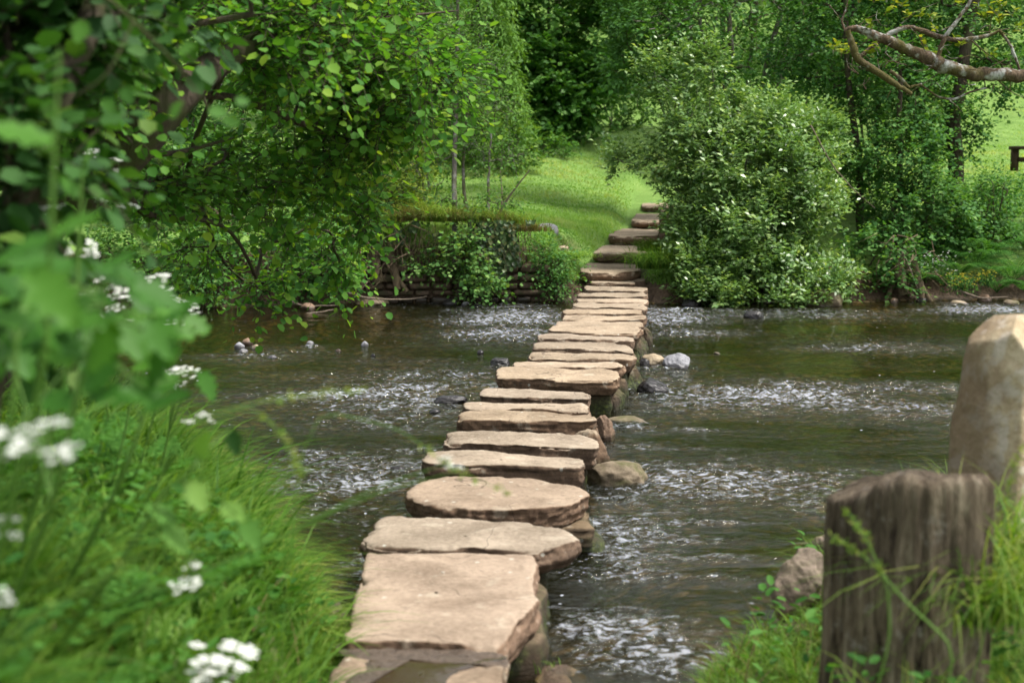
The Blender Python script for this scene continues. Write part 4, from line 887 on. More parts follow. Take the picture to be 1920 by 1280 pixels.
# ---------------- near alder, its limbs and leafy boughs over the water
b=np.array([-2.35,6.2,gz(-2.35,6.2)-.1]); t=thing('alder_tree',tuple(b),'big near-bank alder with a dark limb and leafy boughs hanging over the river','tree')
def wl(L): return np.array([WY(*p) for p in L])
def dens(P,n):
    u=np.linspace(0,1,len(P)); uu=np.linspace(0,1,n); X=np.column_stack([np.interp(uu,u,P[:,i]) for i in range(3)])
    for _ in range(2): X[1:-1]=.25*X[:-2]+.5*X[1:-1]+.25*X[2:]
    return X
L0=dens(np.concatenate([[b,b+[.1,0,.5]],wl([(60,390,6.1),(170,330,6.1),(235,270,6.1),(300,200,6.1),(350,160,6.2),(420,110,6.6),(520,60,7),(600,10,7.4)])]),34)
trunks=[(L0,-1)]
def br(start,pts,n): 
    P=wl(pts); i=int(np.linalg.norm(L0-P[0],axis=1).argmin()); trunks.append((dens(np.concatenate([[L0[i]],P]),n)[1:],i)); return n-1
B=[((60,390,6.1),[(100,270,6.3),(230,215,6.4),(320,180,6.5),(430,175,6.9),(560,230,7.4),(640,260,8.),(720,275,8.3)],22),
   ((235,270,6.1),[(260,292,6.4),(330,288,6.6),(380,275,6.9),(440,258,7.2)],12),
   ((200,300,6.1),[(225,330,6.4),(245,385,6.6),(290,412,6.8),(370,405,7.2),(440,430,7.8),(480,520,8.4)],18),
   ((350,160,6.2),[(370,150,6.3),(388,200,6.3)],6),
   ((420,110,6.6),[(480,130,7),(620,150,7.6),(720,145,7.9),(780,170,8.1)],16),
   ((300,200,6.1),[(330,330,7),(380,370,7.6),(400,470,8.6),(450,530,9.0),(500,535,9.4),(600,500,9.8),(650,540,10)],20),
   ((520,60,7),[(640,40,7.6),(760,30,8.2),(860,20,8.6)],12)]
for _,pts,n in B: br(None,pts,n)
nt_=sum(len(x[0]) for x in trunks)
bl=[pb(560,90,7.4,170,120,1.2,135),pb(740,110,8,110,110,.8,85),pb(700,220,8,110,60,.7,80),pb(600,310,8.2,120,70,.8,58),pb(470,330,8.,120,80,.9,56),pb(400,90,6.6,140,110,.8,110),
    pb(250,120,6.2,140,120,.8,95),pb(640,480,9.6,38,55,.35,34),pb(490,535,9.2,45,28,.3,16),pb(540,430,9.,100,50,.6,20),pb(380,470,8.6,70,60,.6,20),((-1.9,4.2,4.3),(1.2,1.5,.6),30),((-3.2,6.,4.6),(1.8,2.2,.8),60),((-3.,3.2,3.6),(1.,1.4,.8),50),pb(120,60,5.6,150,100,.7,90),pb(840,150,8.4,42,80,.4,30),pb(690,400,8.8,40,50,.35,20),pb(560,-70,7.5,260,80,1.2,130),pb(320,350,7.,100,60,.6,50),pb(90,250,6.0,100,110,.6,60)]
P,O=blobpts(bl,.2)
def proj(P):
    yy=P[:,1]*cp-(P[:,2]-CAMZ)*sp; vv=P[:,1]*sp+(P[:,2]-CAMZ)*cp
    return 960+P[:,0]/yy*FPX,640-vv/yy*FPX
_x,_y=proj(P); _d=np.full(len(P),1e9)
for _a,_b in zip(L0[:-1],L0[1:]):
    q_,w_=proj(np.array([_a,_b])); _d=np.minimum(_d,np.hypot(_x-q_.mean(),_y-w_.mean()))
k_=~((_d<75)&(P[:,1]<7.2)&(_x<480)); P,O=P[k_],O[k_]
nodes,par,idx,ntk=grow(trunks,P,.12)
RT=np.concatenate([np.interp(np.linspace(0,1,34),[0,.5,.7,1],[.16,.12,.075,.016])]+[np.linspace(r,.006,n-1) for (_,_,n),r in zip(B,[.036,.018,.026,.02,.018,.014,.014])])
wg=wood(nodes,par,.0028,.05,2.5,9,0,ntk,RT); V,F,A=wg.out(); obj('trunk',V,F,M['bark'],t,{'rnd':A},True)
G=Geo(); TW=Geo(); foliate(G,TW,P,O*.4,4,5,.27,.047,.88,'round',.3,.12,1.,.3,lvar=.48,vert=False)
G.build('crown',M['alder'],t,True); TW.build('twigs',M['bark'],t)
# ivy-clad leaning trunk close by, out of focus
b=np.array([-1.3,3.25,gz(-1.3,3.25)-.1]); X=dens(np.concatenate([[b]],0) if False else np.array([b,b+[.0,.05,.35],WY(28,400,3.35),WY(60,300,3.35),WY(118,150,3.45),WY(180,20,3.6),WY(240,-150,3.8)]),26)
bl=[pb(30,90,3.5,120,110,.45,50),pb(30,300,3.2,80,130,.3,34),pb(130,10,3.7,150,60,.45,40),pb(270,30,4.4,110,50,.3,18),pb(20,520,3.,60,90,.25,16)]
tree('leaning_trunk','brown leaning tree trunk with dark drooping leaves at the very edge of the near bank','tree',b,[(X,-1)],bl,'shade',L=.06,W=.8,shape='round',per=3,m=5,tl=.2,droop=.3,rtip=.003,rmax=.05,bark='bark',shell=.2,bias=.1,rtrunk=np.interp(np.linspace(0,1,26),[0,1],[.055,.03]),twigs=True,tint=-.1)

M['barkroot']=barkmat('root_bark',(.07,.05,.03),(.21,.155,.10),None,(.11,.09,.05))
# ---------------- far bank, upstream side: brambles, ivy, eroded root, wall
shrub('bramble thicket of serrated leaves at the foot of the eroded bank',625,455,18.6,75,80,.4,110,'round',L=.06,W=.7,name='bramble',tint=.0,cat='bramble')
shrub('bramble thicket trailing to the water under the alder boughs',560,520,18.3,80,38,.35,80,'round',L=.06,W=.7,name='bramble',tint=-.1,cat='bramble')
shrub('dark bramble thicket furthest upstream at the waterline',420,500,18.2,90,60,.4,90,'sycamore',L=.07,W=.7,name='bramble',cat='bramble')
shrub('bramble thicket covering the upstream end of the far bank',260,490,17.75,120,60,.4,110,'hazel',L=.06,W=.7,name='bramble',cat='bramble',tint=-.1)
shrub('small bramble clump at the water below the bramble thicket',370,535,17.8,70,34,.3,60,'round',L=.055,W=.7,name='bramble',cat='bramble')
shrub('dark low bush on the far bank seen under the alder limb',190,430,20.6,130,60,.6,120,'sycamore',L=.07,W=.7,name='bank_bush')
shrub('leafy bush on top of the far bank behind the brambles',520,380,20,150,85,.8,190,'hazel',L=.065,name='bank_bush',tint=-.1)
shrub('dark bush on top of the far bank upstream of the brambles',330,400,19.6,120,120,.7,170,'sycamore',L=.07,W=.7,name='bank_bush')
shrub('twiggy yellow-leaved bush hanging over the eroded root',705,375,19.2,70,75,.5,110,'yellowgreen',L=.055,name='bank_bush',tint=-.25)
shrub('seedling alder with clustered glossy round leaves at the foot of the wall',868,490,18.5,34,44,.22,34,'round',L=.062,W=.9,name='seedling_alder',tint=.2,extra=[(905,535,18.4,28,20,.2,14),(800,500,18.5,40,8,.12,8)],cat='seedling',twigs=True)
shrub('bushy weeds trailing down the bank beside the bank steps',1030,505,18.75,38,48,.22,60,'round',L=.045,W=.7,name='bank_weeds',tint=.05,cat='weeds')
# ivy curtain
G=Geo(); n=5200; px=rng.uniform(735,1012,n); py=412+115*rng.random(n)**1.1
P=np.array([WY(a,b_,18.60+.16*rng.random()) for a,b_ in zip(px,py)]); dens_=.36*(px>905)+.16; k=(fbm(np.column_stack([P[:,0]*3.2,P[:,2]*3.2,0*P[:,0]]),3,8)*.5+.5<dens_+.12)&(py<470+70*(px>900)+25*np.sin(px*.06)); P=P[k]; n=len(P)
leaves(G,P,unit(np.array([0,-.3,-1.])+rdir(n)*.6),unit(np.array([0,-1,.45])+rdir(n)*.4),rng.uniform(.03,.075,n),.85,'round',np.clip(rng.random(n)**2.,0,1))
tag(G.build('ivy',M['ivy'],None,True,at=(P.mean(0)[0],18.8,.2)),'curtain of ivy with a few yellow leaves covering the end of the stone wall','ivy')
G=Geo()
for _ in range(60):
    x_=rng.uniform(700,1010); y_=rng.uniform(415,450); L_=rng.uniform(20,75); p_=[WY(x_,y_,18.75),WY(x_+rng.normal()*6,y_+L_*.5,18.58),WY(x_+rng.normal()*14,y_+L_,18.6)]; G.add(*tube(dens(np.array(p_),7),[.006,.005,.004,.004,.003,.003,.002],3))
tag(G.build('hanging_roots',M['barkroot'],None,True,at=WY(850,430,18.75)),'thin brown roots hanging over the bank edge under the saplings','roots',kind='stuff')
# masonry
G=Geo(); z=-.12; row=0
while z<.46:
    h=rng.uniform(.07,.13); x=-1.95+rng.uniform(0,.2)
    while x<.12:
        w=rng.uniform(.16,.45); y0=np.interp(x,FAR[:,0],FAR[:,1])-.03+.10*z+rng.uniform(-.02,.03)
        v=JV.copy(); v=np.sign(v)*np.abs(v)**.45; v=v*(1+.07*fbm(JV*2+x*7+z*11,3,3))[:,None]
        G.add(v*np.array([w/2-.005,.14,h/2-.004])+np.array([x+w/2,y0+.1,z+h/2]),np.column_stack([JF,JF[:,2]])); x+=w+.006
    z+=h+.005; row+=1
M['walls']=rockmat('wall_stone',(.055,.038,.025),(.17,.115,.075),.10,10,(.05,.05,.02))
V,F,A=G.out(); o=obj('retaining_wall',V,F[:,:3],M['walls'],None,None,True,at=(-.5,18.8,0)); tag(o,'low brown drystone retaining wall at the waterline under the saplings','wall')
# eroded root and its dead roots
def roots(label,px,py,Y,w,n,seed,name='tree_root',main=True):
    G=Geo(); c=WY(px,py,Y)
    if main:
        for a,bx,r in [((px-18,py-75),(px-5,py+5),.10),((px+10,py-60),(px+30,py+18),.06),((px-5,py-50),(px+48,py+22),.045),((px-10,py-40),(px-40,py+18),.04)]:
            G.add(*tube(dens(np.array([WY(a[0],a[1],Y+.25),WY((a[0]+bx[0])/2+rng.uniform(-8,8),(a[1]+bx[1])/2,Y+.05),WY(bx[0],bx[1],Y)]),10),np.linspace(r,r*.75,10)*(1+.15*rng.normal(size=10)*.5),9))
    for _ in range(n):
        a=np.array([px+rng.uniform(-w,w),py-rng.uniform(10,115)]); L_=rng.uniform(18,60); th=rng.uniform(.2,2.9)
        m_=a+np.array([math.cos(th),math.sin(th)])*L_*.5+rng.normal(size=2)*5; e=m_+np.array([math.cos(th+rng.normal()*.5),abs(math.sin(th))+.2])*L_*.5
        e[1]=min(e[1],py+20); m_[1]=min(m_[1],py+20)
        G.add(*tube(dens(np.array([WY(*a,Y+.05),WY(*m_,Y-.12-rng.random()*.1),WY(*e,Y-.02)]),7),np.linspace(rng.uniform(.004,.011),.003,7),4))
    return tag(G.build(name,M['barkroot'],None,True,at=c),label,'root')
roots('thick eroded tree root with a tangle of hanging rootlets in the bank',715,525,18.6,60,42,1)
roots('tangle of dead rootlets and twigs below the round-leaved alders',1700,548,18.9,60,26,2)
roots('mat of dead reddish twigs at the waterline under the alder boughs',590,540,18.2,110,46,3,'dead_twigs',False)
roots('pale dead twigs hanging under the bank at the upstream end',440,500,18.3,60,26,4,'dead_twigs',False)
limb('broken_stake','short broken reddish wooden stake standing in the bank among brambles','stake',[([(510,505,18.3),(513,480,18.3),(516,455,18.3)],[.028,.022])],'barkroot')
for k,(pp,lab) in enumerate([([(640,545,18.2),(690,560,18.1),(760,562,18.2),(800,556,18.3)],'long thin drift branch lying along the foot of the wall'),([(535,560,18),(570,575,17.9),(640,572,17.9)],'crooked drift branch caught on the stones below the dead twigs'),([(560,590,17.5),(600,586,17.4),(625,580,17.5)],'short reddish drift branch stranded in the shallows'),([(1540,500,19.2),(1600,508,19.1),(1680,520,19.1)],'dark fallen log half hidden between pale bush and alders'),([(1690,470,19),(1705,500,18.9),(1720,540,18.8)],'pale broken bough leaning under the round-leaved alders'),([(1800,545,18.8),(1840,560,18.6),(1890,556,18.6)],'thin root running along the waterline below the ferns')]):
    limb('drift_branch',lab,'branch',[(pp,[.018 if k!=3 else .05,.012 if k!=3 else .035,.006 if k!=3 else .03])],'twig' if k not in(3,) else 'barkroot',group=None)
limb('arching_shoot','long bare shoot arching down out of the pale bush towards the alders','shoot',[([(1520,235,19),(1560,310,18.9),(1600,355,18.9),(1640,390,19)],[.012,.004])],'twig')

# ferns
def fern(label,px,py,Y,s,nf=8):
    c=WY(px,py,Y); z=gz(c[0],Y); c=np.array([c[0],Y,max(z,.1)]); G=Geo()
    for k in range(nf):
        a=k/nf*2*PI+rng.uniform(-.3,.3); d=np.array([math.cos(a),math.sin(a)*.8,0]); L=s*rng.uniform(.7,1.1); u=np.linspace(0,1,22)[:,None]
        X=c+d*(u*L*.85)+np.array([0,0,1.])*(L*.95*u-L*.75*u*u); G.add(*tube(X,np.linspace(.006,.002,22),3),.1)
        T=unit(np.gradient(X,axis=0)); S=unit(np.cross(T,[0,0,1.])); N=np.cross(S,T)
        w=np.sin(np.linspace(.35,PI,22))**.9*L*.2
        for sg in (-1,1):
            leaves(G,X[2:],unit(S[2:]*sg+T[2:]*.45-np.array([0,0,.15])),N[2:],(w[2:]+.01)*1.0,.13,'quad',rng.uniform(.2,.9,20)*.5+.3*rng.random())
    return tag(G.build('fern',M['fern'],None,False,at=c),label,'fern','ferns on the shaded far bank')
FN=[(1800,505,19.4,.75,'arching fern just above the yellow flowers'),(1850,470,19.8,.95,'large fern in the middle of the fern bank'),(1905,500,19.5,.85,'fern at the outer end of the fern bank near the water'),(1890,430,20.6,.95,'high fern below the bright field edge'),(1825,420,20.7,.8,'fern beside the thick reddish trunk'),(1940,450,20.2,.95,'outermost fern cut by the picture edge'),(1770,520,19.2,.5,'small fern at the foot of the alders'),(1870,525,19.1,.6,'low fern right above the waterline stones'),(1830,450,19.6,.8,'fern growing between the large fern and the alder trunk'),(1900,470,19.3,.85,'fern overlapping the large fern on its water side'),(1925,530,19.0,.6,'small fern hanging over the waterline at the picture edge')]
for px,py,Y_,s,lab in FN: fern(lab,px,py,Y_,s)
# yellow and white flowering weeds at the waterline
def weeds(label,px,py,Y,w,h,n,pet,cat='flowering weed'):
    c=WY(px,py,Y); t=thing('flowering_weed',tuple(c),label,cat); G=Geo(); H=Geo()
    for _ in range(n):
        p=WY(px+rng.normal()*w*.5,py+rng.uniform(-.2,.6)*h,Y+rng.uniform(-.1,.15)); e=p+np.array([rng.normal()*.05,rng.normal()*.04,rng.uniform(.08,.22)])
        G.add(*tube(np.array([p,(p+e)/2,e]),[.003,.002,.002],3)); q=3; leaves(G,np.tile((p+e)/2,(q,1))+rng.normal(size=(q,3))*.02,rdir(q)+[0,0,.2],rdir(q)+[0,0,1.],.05,.5,'quad')
        k=4; leaves(H,np.tile(e,(k,1)),unit(rdir(k)*np.array([1,1,.3])),np.tile([0,0,1.],(k,1))+.3*rdir(k),.02,.8,'quad')
    G.build('leafy_stems',M['round'],t); H.build('flowers',M[pet],t)
weeds('clump of yellow-flowered weed at the waterline below the round-leaved alders',1805,540,18.85,36,26,90,'yellowpetal')
weeds('smaller yellow-flowered weed clump below the ferns',1850,532,18.9,16,14,30,'yellowpetal')
weeds('tiny white-flowered weed patch under the alders',1755,505,19.2,44,46,90,'petal')
weeds('white cow parsley drift at the foot of the sycamore hedge',1020,300,33,44,26,60,'petal')

shrub('dense low green growth between the ferns on the shaded bank',1850,480,20.3,120,55,.5,130,'sycamore',L=.06,name='undergrowth_shrub',W=.6)
shrub('leafy growth under the field edge above the ferns',1880,400,21.6,90,40,.5,90,'round',L=.055,name='undergrowth_shrub',W=.7,tint=-.15)
# bench in the bright field
c=WY(1935,318,29); z=c[2]-.02; t=thing('park_bench',(c[0],29,z),'dark brown wooden bench in the bright field, cut by the picture edge','bench')
M['benchwood']=barkmat('dark_painted_wood',(.028,.018,.013),(.07,.045,.032),None,None,1,.2)
def box(G,c,s):
    v=np.array([[x,y,zz] for zz in(-1,1) for y in (-1,1) for x in (-1,1)])*np.array(s)/2+np.array(c); G.add(v,[[0,1,3,2],[4,6,7,5],[0,4,5,1],[2,3,7,6],[0,2,6,4],[1,5,7,3]])
x0=WY(1896,300,29)[0]; x1=x0+1.5
for xx in (x0+.07,x1-.07):
    G=Geo(); box(G,(xx,29,z+.24),(.13,.12,.5)); G.build('leg',M['benchwood'],t)
G=Geo(); box(G,((x0+x1)/2,29,z+.455),(1.5,.35,.07)); G.build('rail',M['benchwood'],t)
G=Geo(); box(G,((x0+x1)/2,28.93,z+.22),(1.25,.05,.1)); G.build('rail',M['benchwood'],t)

# ---------------- grass
def blades(G,P,H,W,lean,nseg=4,rnd=None,dirv=None,curl=1.):
    n=len(P); a=rng.uniform(0,2*PI,n); d=np.column_stack([np.cos(a),np.sin(a),0*a])
    if dirv is not None: d=unit(d*.7+dirv)
    s=np.column_stack([-d[:,1],d[:,0],0*a]); tw=rng.uniform(0,PI,n); s=unit(s*np.cos(tw)[:,None]+d*np.sin(tw)[:,None]*.6)
    u=np.linspace(0,1,nseg+1); ln=lean*rng.uniform(.4,1.5,n)
    X=P[:,None]+d[:,None]*(H*ln)[:,None,None]*(u**1.8)[None,:,None]+np.array([0,0,1.])*(H[:,None]*(u-.42*curl*np.minimum(ln,1.4)[:,None]*u**2.6))[...,None]
    w=(W[:,None]*(1-u**1.6)*.5+W[:,None]*.03)[...,None]; V=np.stack([X-s[:,None]*w,X+s[:,None]*w],2).reshape(n,-1,3)
    k=2*(nseg+1); f=np.array([[2*i,2*i+1,2*i+3,2*i+2] for i in range(nseg)]); F=(f[None]+(np.arange(n)*k)[:,None,None]).reshape(-1,4)
    r=rng.random(n) if rnd is None else rnd
    G.add(V.reshape(-1,3),F,np.repeat(r,k))
def scatter(n,x0,x1,y0,y1,cond,pw_=1.):
    x=rng.uniform(x0,x1,n); y=rng.uniform(y0,y1,n); z=ground(x,y); k=cond(x,y,z); return np.column_stack([x,y,z])[k]
def dnear(P): return pdist(P[:,0],P[:,1],NEAR)
# near bank, flower side
G=Geo()
def inL(x,y,z):
    return (y<np.interp(x,NEAR[:,0],NEAR[:,1])-.02)&(x<-.60-.05*(y-4))&(z>.06)&(x>-.5*y-.6)
def tufts(G,Cn,m,R,Hf,w0,w1,lean,nseg,bias,dv=None,curl=1.):
    n=len(Cn); tone=rng.random(n); hh=rng.uniform(.55,1.35,n); a=rng.uniform(0,2*PI,(n,m)); r=R*np.sqrt(rng.random((n,m)))
    D=np.stack([np.cos(a),np.sin(a),0*a],-1); P=(Cn[:,None]+D*r[...,None]).reshape(-1,3); P[:,2]=ground(P[:,0],P[:,1])-.01
    d=(D*.9+(0 if dv is None else np.asarray(dv))).reshape(-1,3)
    col=np.clip(bias+.35*np.repeat(tone,m)+.35*rng.random(n*m),0,1)
    blades(G,P,Hf(P)*np.repeat(hh,m)*rng.uniform(.5,1.1,n*m),rng.uniform(w0,w1,n*m),lean,nseg,col,d,curl)
hL=lambda P: np.clip(.32+.14*fbm(P*1.3,3,5),.1,.5)*np.where(P[:,0]>-1.0,.7,1.)
tufts(G,scatter(5200,-4.2,-.5,1.6,9.5,inL),17,.06,hL,.007,.014,.9,5,.10,[.25,.05,0])
tufts(G,scatter(1500,-4.2,-.6,1.6,9.5,inL),9,.04,lambda P:hL(P)*1.25,.012,.024,.85,6,.0,[.2,0,0])       # broad blades
P=scatter(14000,-4.2,-.5,1.6,9.5,inL); blades(G,P,rng.uniform(.05,.14,len(P)),rng.uniform(.003,.006,len(P)),.7,3,rng.random(len(P))*.7)
# overhanging fringe at the water's edge
tufts(G,scatter(9000,-3.2,-.5,3.6,9.0,lambda x,y,z:(y<np.interp(x,NEAR[:,0],NEAR[:,1])+.02)&(pdist(x,y,NEAR)<.36)&(x<-.58)),11,.05,lambda P:np.where(P[:,1]<5.7,.17,.25),.005,.011,1.25,5,.45,[.75,.2,0],1.2)
tag(G.build('bank_grass',M['grass']),'long lush grass on the near bank among the cow parsley','grass',kind='stuff')
# near bank, stump side
G=Geo()
def inR(x,y,z): return (y<np.interp(x,NEAR[:,0],NEAR[:,1])-.03)&(x>.42)&(z>.06)&(x<.5*y+.6)&(np.hypot(x-1.05,(y-3.75))>.17)&(np.hypot(x-1.05,y-5.2)>.1)
tufts(G,scatter(5200,.4,4,2.6,8.2,inR),20,.05,lambda P:np.clip(.13+.09*fbm(P*2,3,6),.05,.4)*np.where(P[:,0]>1.15,1.5,.75),.003,.008,.9,4,.16)
P=scatter(26000,.4,4,2.6,8.2,inR); blades(G,P,rng.uniform(.03,.08,len(P)),rng.uniform(.003,.005,len(P)),.7,3,rng.random(len(P))*.8)
P=scatter(260,.75,1.45,2.9,3.6,inR); blades(G,P,rng.uniform(.12,.36,len(P)),rng.uniform(.005,.01,len(P)),.7,5,rng.uniform(.4,1,len(P)))
tag(G.build('bank_grass',M['grass']),'fresh green grass round the wooden stump and standing stone','grass',kind='stuff')
G=Geo()
P=np.concatenate([scatter(2600,-3.6,-.5,2.2,9,inL),scatter(1300,.5,3,2.8,7,inR)]); blades(G,P,rng.uniform(.12,.34,len(P)),rng.uniform(.002,.004,len(P)),1.1,5,rng.random(len(P))*.66)
tag(G.build('dry_straw',M['drygrass']),'dead brown straw threaded through the near bank grass','straw',kind='stuff')
G=Geo(); P=np.concatenate([scatter(1500,-3.6,-.55,2.2,8.5,inL),scatter(350,.7,3,2.8,7,inR)])
for q in range(7):
    n=len(P); a=rng.uniform(0,2*PI,n); h=rng.uniform(.03,.24,n); d=np.column_stack([np.cos(a),np.sin(a),rng.uniform(-.1,.7,n)])
    leaves(G,P+np.column_stack([.02*np.cos(a),.02*np.sin(a),h]),d,np.column_stack([rng.normal(size=(n,2))*.35,np.ones(n)]),rng.uniform(.025,.06,n),.55,'round',rng.random(n))
tag(G.build('bank_weeds',M['fern']),'small leafy weeds among the near bank grass','weeds',kind='stuff')
# small tufts on the mud by the slabs
G=Geo()
for px,py,n,h in [(1000,1268,120,.10),(960,1240,40,.05),(1080,1265,50,.06),(1160,1262,40,.05),(1040,1250,30,.07),(1000,1165,20,.05),(850,1222,12,.035),(620,1190,60,.06),(590,1150,90,.08),(575,1230,120,.07),(560,1180,120,.08),(640,1130,60,.07),(600,1270,60,.05)]:
    c=WZ(px,py,.2); P=c+np.column_stack([rng.normal(size=n)*.05,rng.normal(size=n)*.06,0*np.arange(n)]); P[:,2]=ground(P[:,0],P[:,1]); blades(G,P,rng.uniform(.5,1.2,n)*h,rng.uniform(.003,.006,n),.8,4,rng.uniform(.3,.9,n))
tag(G.build('mud_grass',M['grass']),'sparse grass tufts on the mud beside the slabs','grass',kind='stuff')
# lawn
G=Geo()
def lawnc(x,y,z):
    pd,_=path_near(x,y); yf=np.interp(x,FAR[:,0],FAR[:,1]); return (y>yf+.12)&(pd>.42+.12*rng.random(len(x)))&(z>.22)&(np.abs(x)<.42*y)&((x<4.2)|(y>24))
P=np.concatenate([scatter(90000,-3.5,4.5,18.8,25,lawnc),scatter(60000,-4,12,25,36,lawnc),scatter(36000,7,22,24,55,lawnc)])
pd,_=path_near(P[:,0],P[:,1]); edge=np.exp(-((P[:,1]-np.interp(P[:,0],FAR[:,0],FAR[:,1]))/.5)**2)
cl=fbm(P*np.array([1.1,1.1,0]),3,15); H=(.045+.02*cl+.09*edge)*rng.uniform(.5,1.4,len(P)); blades(G,P,H,rng.uniform(.008,.014,len(P))*np.where(P[:,1]>25,1.9,1),.6,2,np.clip(.25+.4*rng.random(len(P))+.4*cl+.25*(P[:,1]>30),0,1))
tag(G.build('lawn_grass',M['lawn']),'short bright grass of the lawn beyond the bank','grass',kind='stuff')
# grass tussock and overhang beside the steps
def tussock(label,px,py,Y,w,n,h,mt='grass',d=None,tint=0.):
    c=WY(px,py,Y); G=Geo(); P=c+np.column_stack([rng.normal(size=n)*w,rng.normal(size=n)*w*.7,0*np.arange(n)]); P[:,2]=np.maximum(ground(P[:,0],P[:,1]),c[2])-.02
    blades(G,P,rng.uniform(.5,1.2,n)*h,rng.uniform(.004,.009,n),1.1,5,np.clip(rng.random(n)*.8+tint,0,1),None if d is None else np.tile(d,(n,1)),1.3)
    return tag(G.build('grass_tussock',M[mt],None,False,at=c),label,'grass tussock')
tussock('long dark green grass tussock hanging down beside the bank steps',1232,500,18.95,.13,1100,.42,d=[-.1,-.5,0])
tussock('upper green grass tussock leaning onto the third bank step',1225,468,20.3,.12,500,.3,d=[-.3,-.4,0],tint=.1)
for px_,py_,n_,h_,mt_,lab_ in [(985,425,420,.22,'drygrass','dry reddish grass hanging over the end of the wall top'),(955,418,420,.24,'grass','green grass hanging beside the dry reddish tuft'),(925,415,420,.26,'drygrass','dry grass hanging over the ivy below the third sapling'),(893,412,480,.30,'grass','long green grass between the second and third saplings'),(862,410,420,.28,'drygrass','brown grass at the foot of the tallest sapling'),(830,408,480,.32,'grass','long green grass on the alder side of the tallest sapling'),(795,406,480,.34,'grass','deep green grass hanging over the middle of the wall'),(760,405,480,.34,'drygrass','brown grass mixed with roots above the wall'),(725,405,420,.30,'grass','green grass above the eroded tree root')]:
    tussock(lab_,px_,py_+rng.uniform(-3,9),18.85+rng.uniform(-.08,.1),.15,n_,h_,mt_,[0,-.9,0],.25)
tussock('green grass spilling down the dip beside the bank steps',1060,480,19.1,.16,1200,.16,'lawn',[0,-.5,0],.0)

tussock('tall bright grass growing against the foot of the standing stone',1880,1090,3.95,.12,500,.42,'grass',[-.1,-.1,0],.25)
tussock('long grass leaning over the far side of the wooden stump',1850,1150,3.6,.07,260,.36,'grass',[-.1,-.2,0],.2)
# ---------------- cow parsley and tall stems in front
def umbel(H,G,c,r,n=18,tilt=None):
    r=r*1.2
    ax=unit(np.array([0,-.15,1.])+rng.normal(size=3)*.18)
    s=unit(np.cross(ax,[1,.2,0])); t_=np.cross(ax,s)
    for k in range(n):
        a=rng.uniform(0,2*PI); q=math.sqrt((k+.5)/n)*r; p=c+(s*math.cos(a)+t_*math.sin(a))*q+ax*(-.18*q*q/r+.0)+rng.normal(size=3)*.002
        G.add(*tube(np.array([c-ax*r*.7,(c-ax*r*.35+p)/2,p]),[.0009,.0007,.0006],3),.5)
        m_=11; aa=rng.uniform(0,2*PI,m_); rr=np.sqrt(rng.random(m_))*r*.17; P=p+(s[None]*np.cos(aa)[:,None]+t_[None]*np.sin(aa)[:,None])*rr[:,None]+ax*.003
        P=np.repeat(P,4,0); da=np.tile(np.arange(4)*PI/2,m_)+np.repeat(rng.random(m_)*2,4); D=s[None]*np.cos(da)[:,None]+t_[None]*np.sin(da)[:,None]+ax*.12
        leaves(H,P,D,np.tile(ax,(len(P),1)),r*.085,.95,'quad',rng.random(len(P)))
def parsley(label,heads,root,ferny=6,leafsz=.16):
    """heads: list of (px,py,Y,radius_m)"""
    rz=gz(root[0],root[1]); base=np.array([root[0],root[1],rz]); t=thing('cow_parsley',tuple(base),label,'flower','cow parsley on the near bank'); S=Geo()
    H0=None; top=None; cs=[WY(*h[:3]) for h in heads]; cm=np.mean(cs,0); fork=base+(cm-base)*.6+np.array([0,0,.02]); fork[2]=min(fork[2],min(c[2] for c in cs)-.06) if min(c[2] for c in cs)-.06>rz else fork[2]
    X=dens(np.array([base,base+(fork-base)*.5+[0.01,0,.03],fork]),8); S.add(*tube(X,np.linspace(.0045,.003,8),5),.3)
    for h,c in zip(heads,cs):
        Hh=Geo(); umbel(Hh,S,c,h[3]); Hh.build('flower_head',M['petal'],t)
        S.add(*tube(dens(np.array([fork,(fork+c)/2+[0,0,.015],c-[0,0,h[3]*.7]]),7),np.linspace(.0028,.0012,7),4),.4)
    S.build('stem',M['stem'],t)
    L=Geo()
    for k in range(ferny):
        u=rng.uniform(.15,.75); p=base+(fork-base)*u; a=rng.uniform(0,2*PI); d=unit(np.array([math.cos(a),math.sin(a),.35])); 
        for q in range(5):
            pp=p+d*leafsz*(.3+q*.16); sd=unit(np.cross(d,[0,0,1.]))
            for sg in (-1,1):
                e=unit(sd*sg+d*.5); n2=6; uu=np.linspace(.1,1,n2)[:,None]*leafsz*.36*(1-q*.14); B=pp+e*uu
                for s2 in (-1,1): leaves(L,B,unit(e*.6+s2*d+rng.normal(size=(n2,3))*.1),np.tile([0,0,1.],(n2,1))+rng.normal(size=(n2,3))*.2,.022,.55,'quad',rng.uniform(.3,.9,n2))
    L.build('ferny_foliage',M['fern'],t)
parsley('cow parsley with the two biggest round white heads beside the broad leaves',[(84,800,1.75,.030),(58,842,1.8,.020),(108,850,1.72,.022)],(-1.05,1.9))
parsley('cow parsley cut by the picture edge, just beside the biggest white heads',[(-5,825,1.7,.026),(15,850,1.75,.016)],(-1.2,1.8))
parsley('cow parsley low at the picture edge under the biggest white heads',[(2,975,2.1,.024),(12,1005,2.1,.016)],(-1.4,2.1))
parsley('cow parsley with small paired white heads in the middle of the grass',[(345,1092,2.7,.026),(362,1060,2.7,.014)],(-1.0,2.9))
parsley('cow parsley with a wide flat white head low beside the path slab',[(420,1222,2.55,.062),(395,1265,2.5,.035)],(-.9,2.6))
parsley('cow parsley arching out alone over the stepping stones',[(832,862,2.9,.016),(852,876,2.92,.015)],(-.95,2.9))
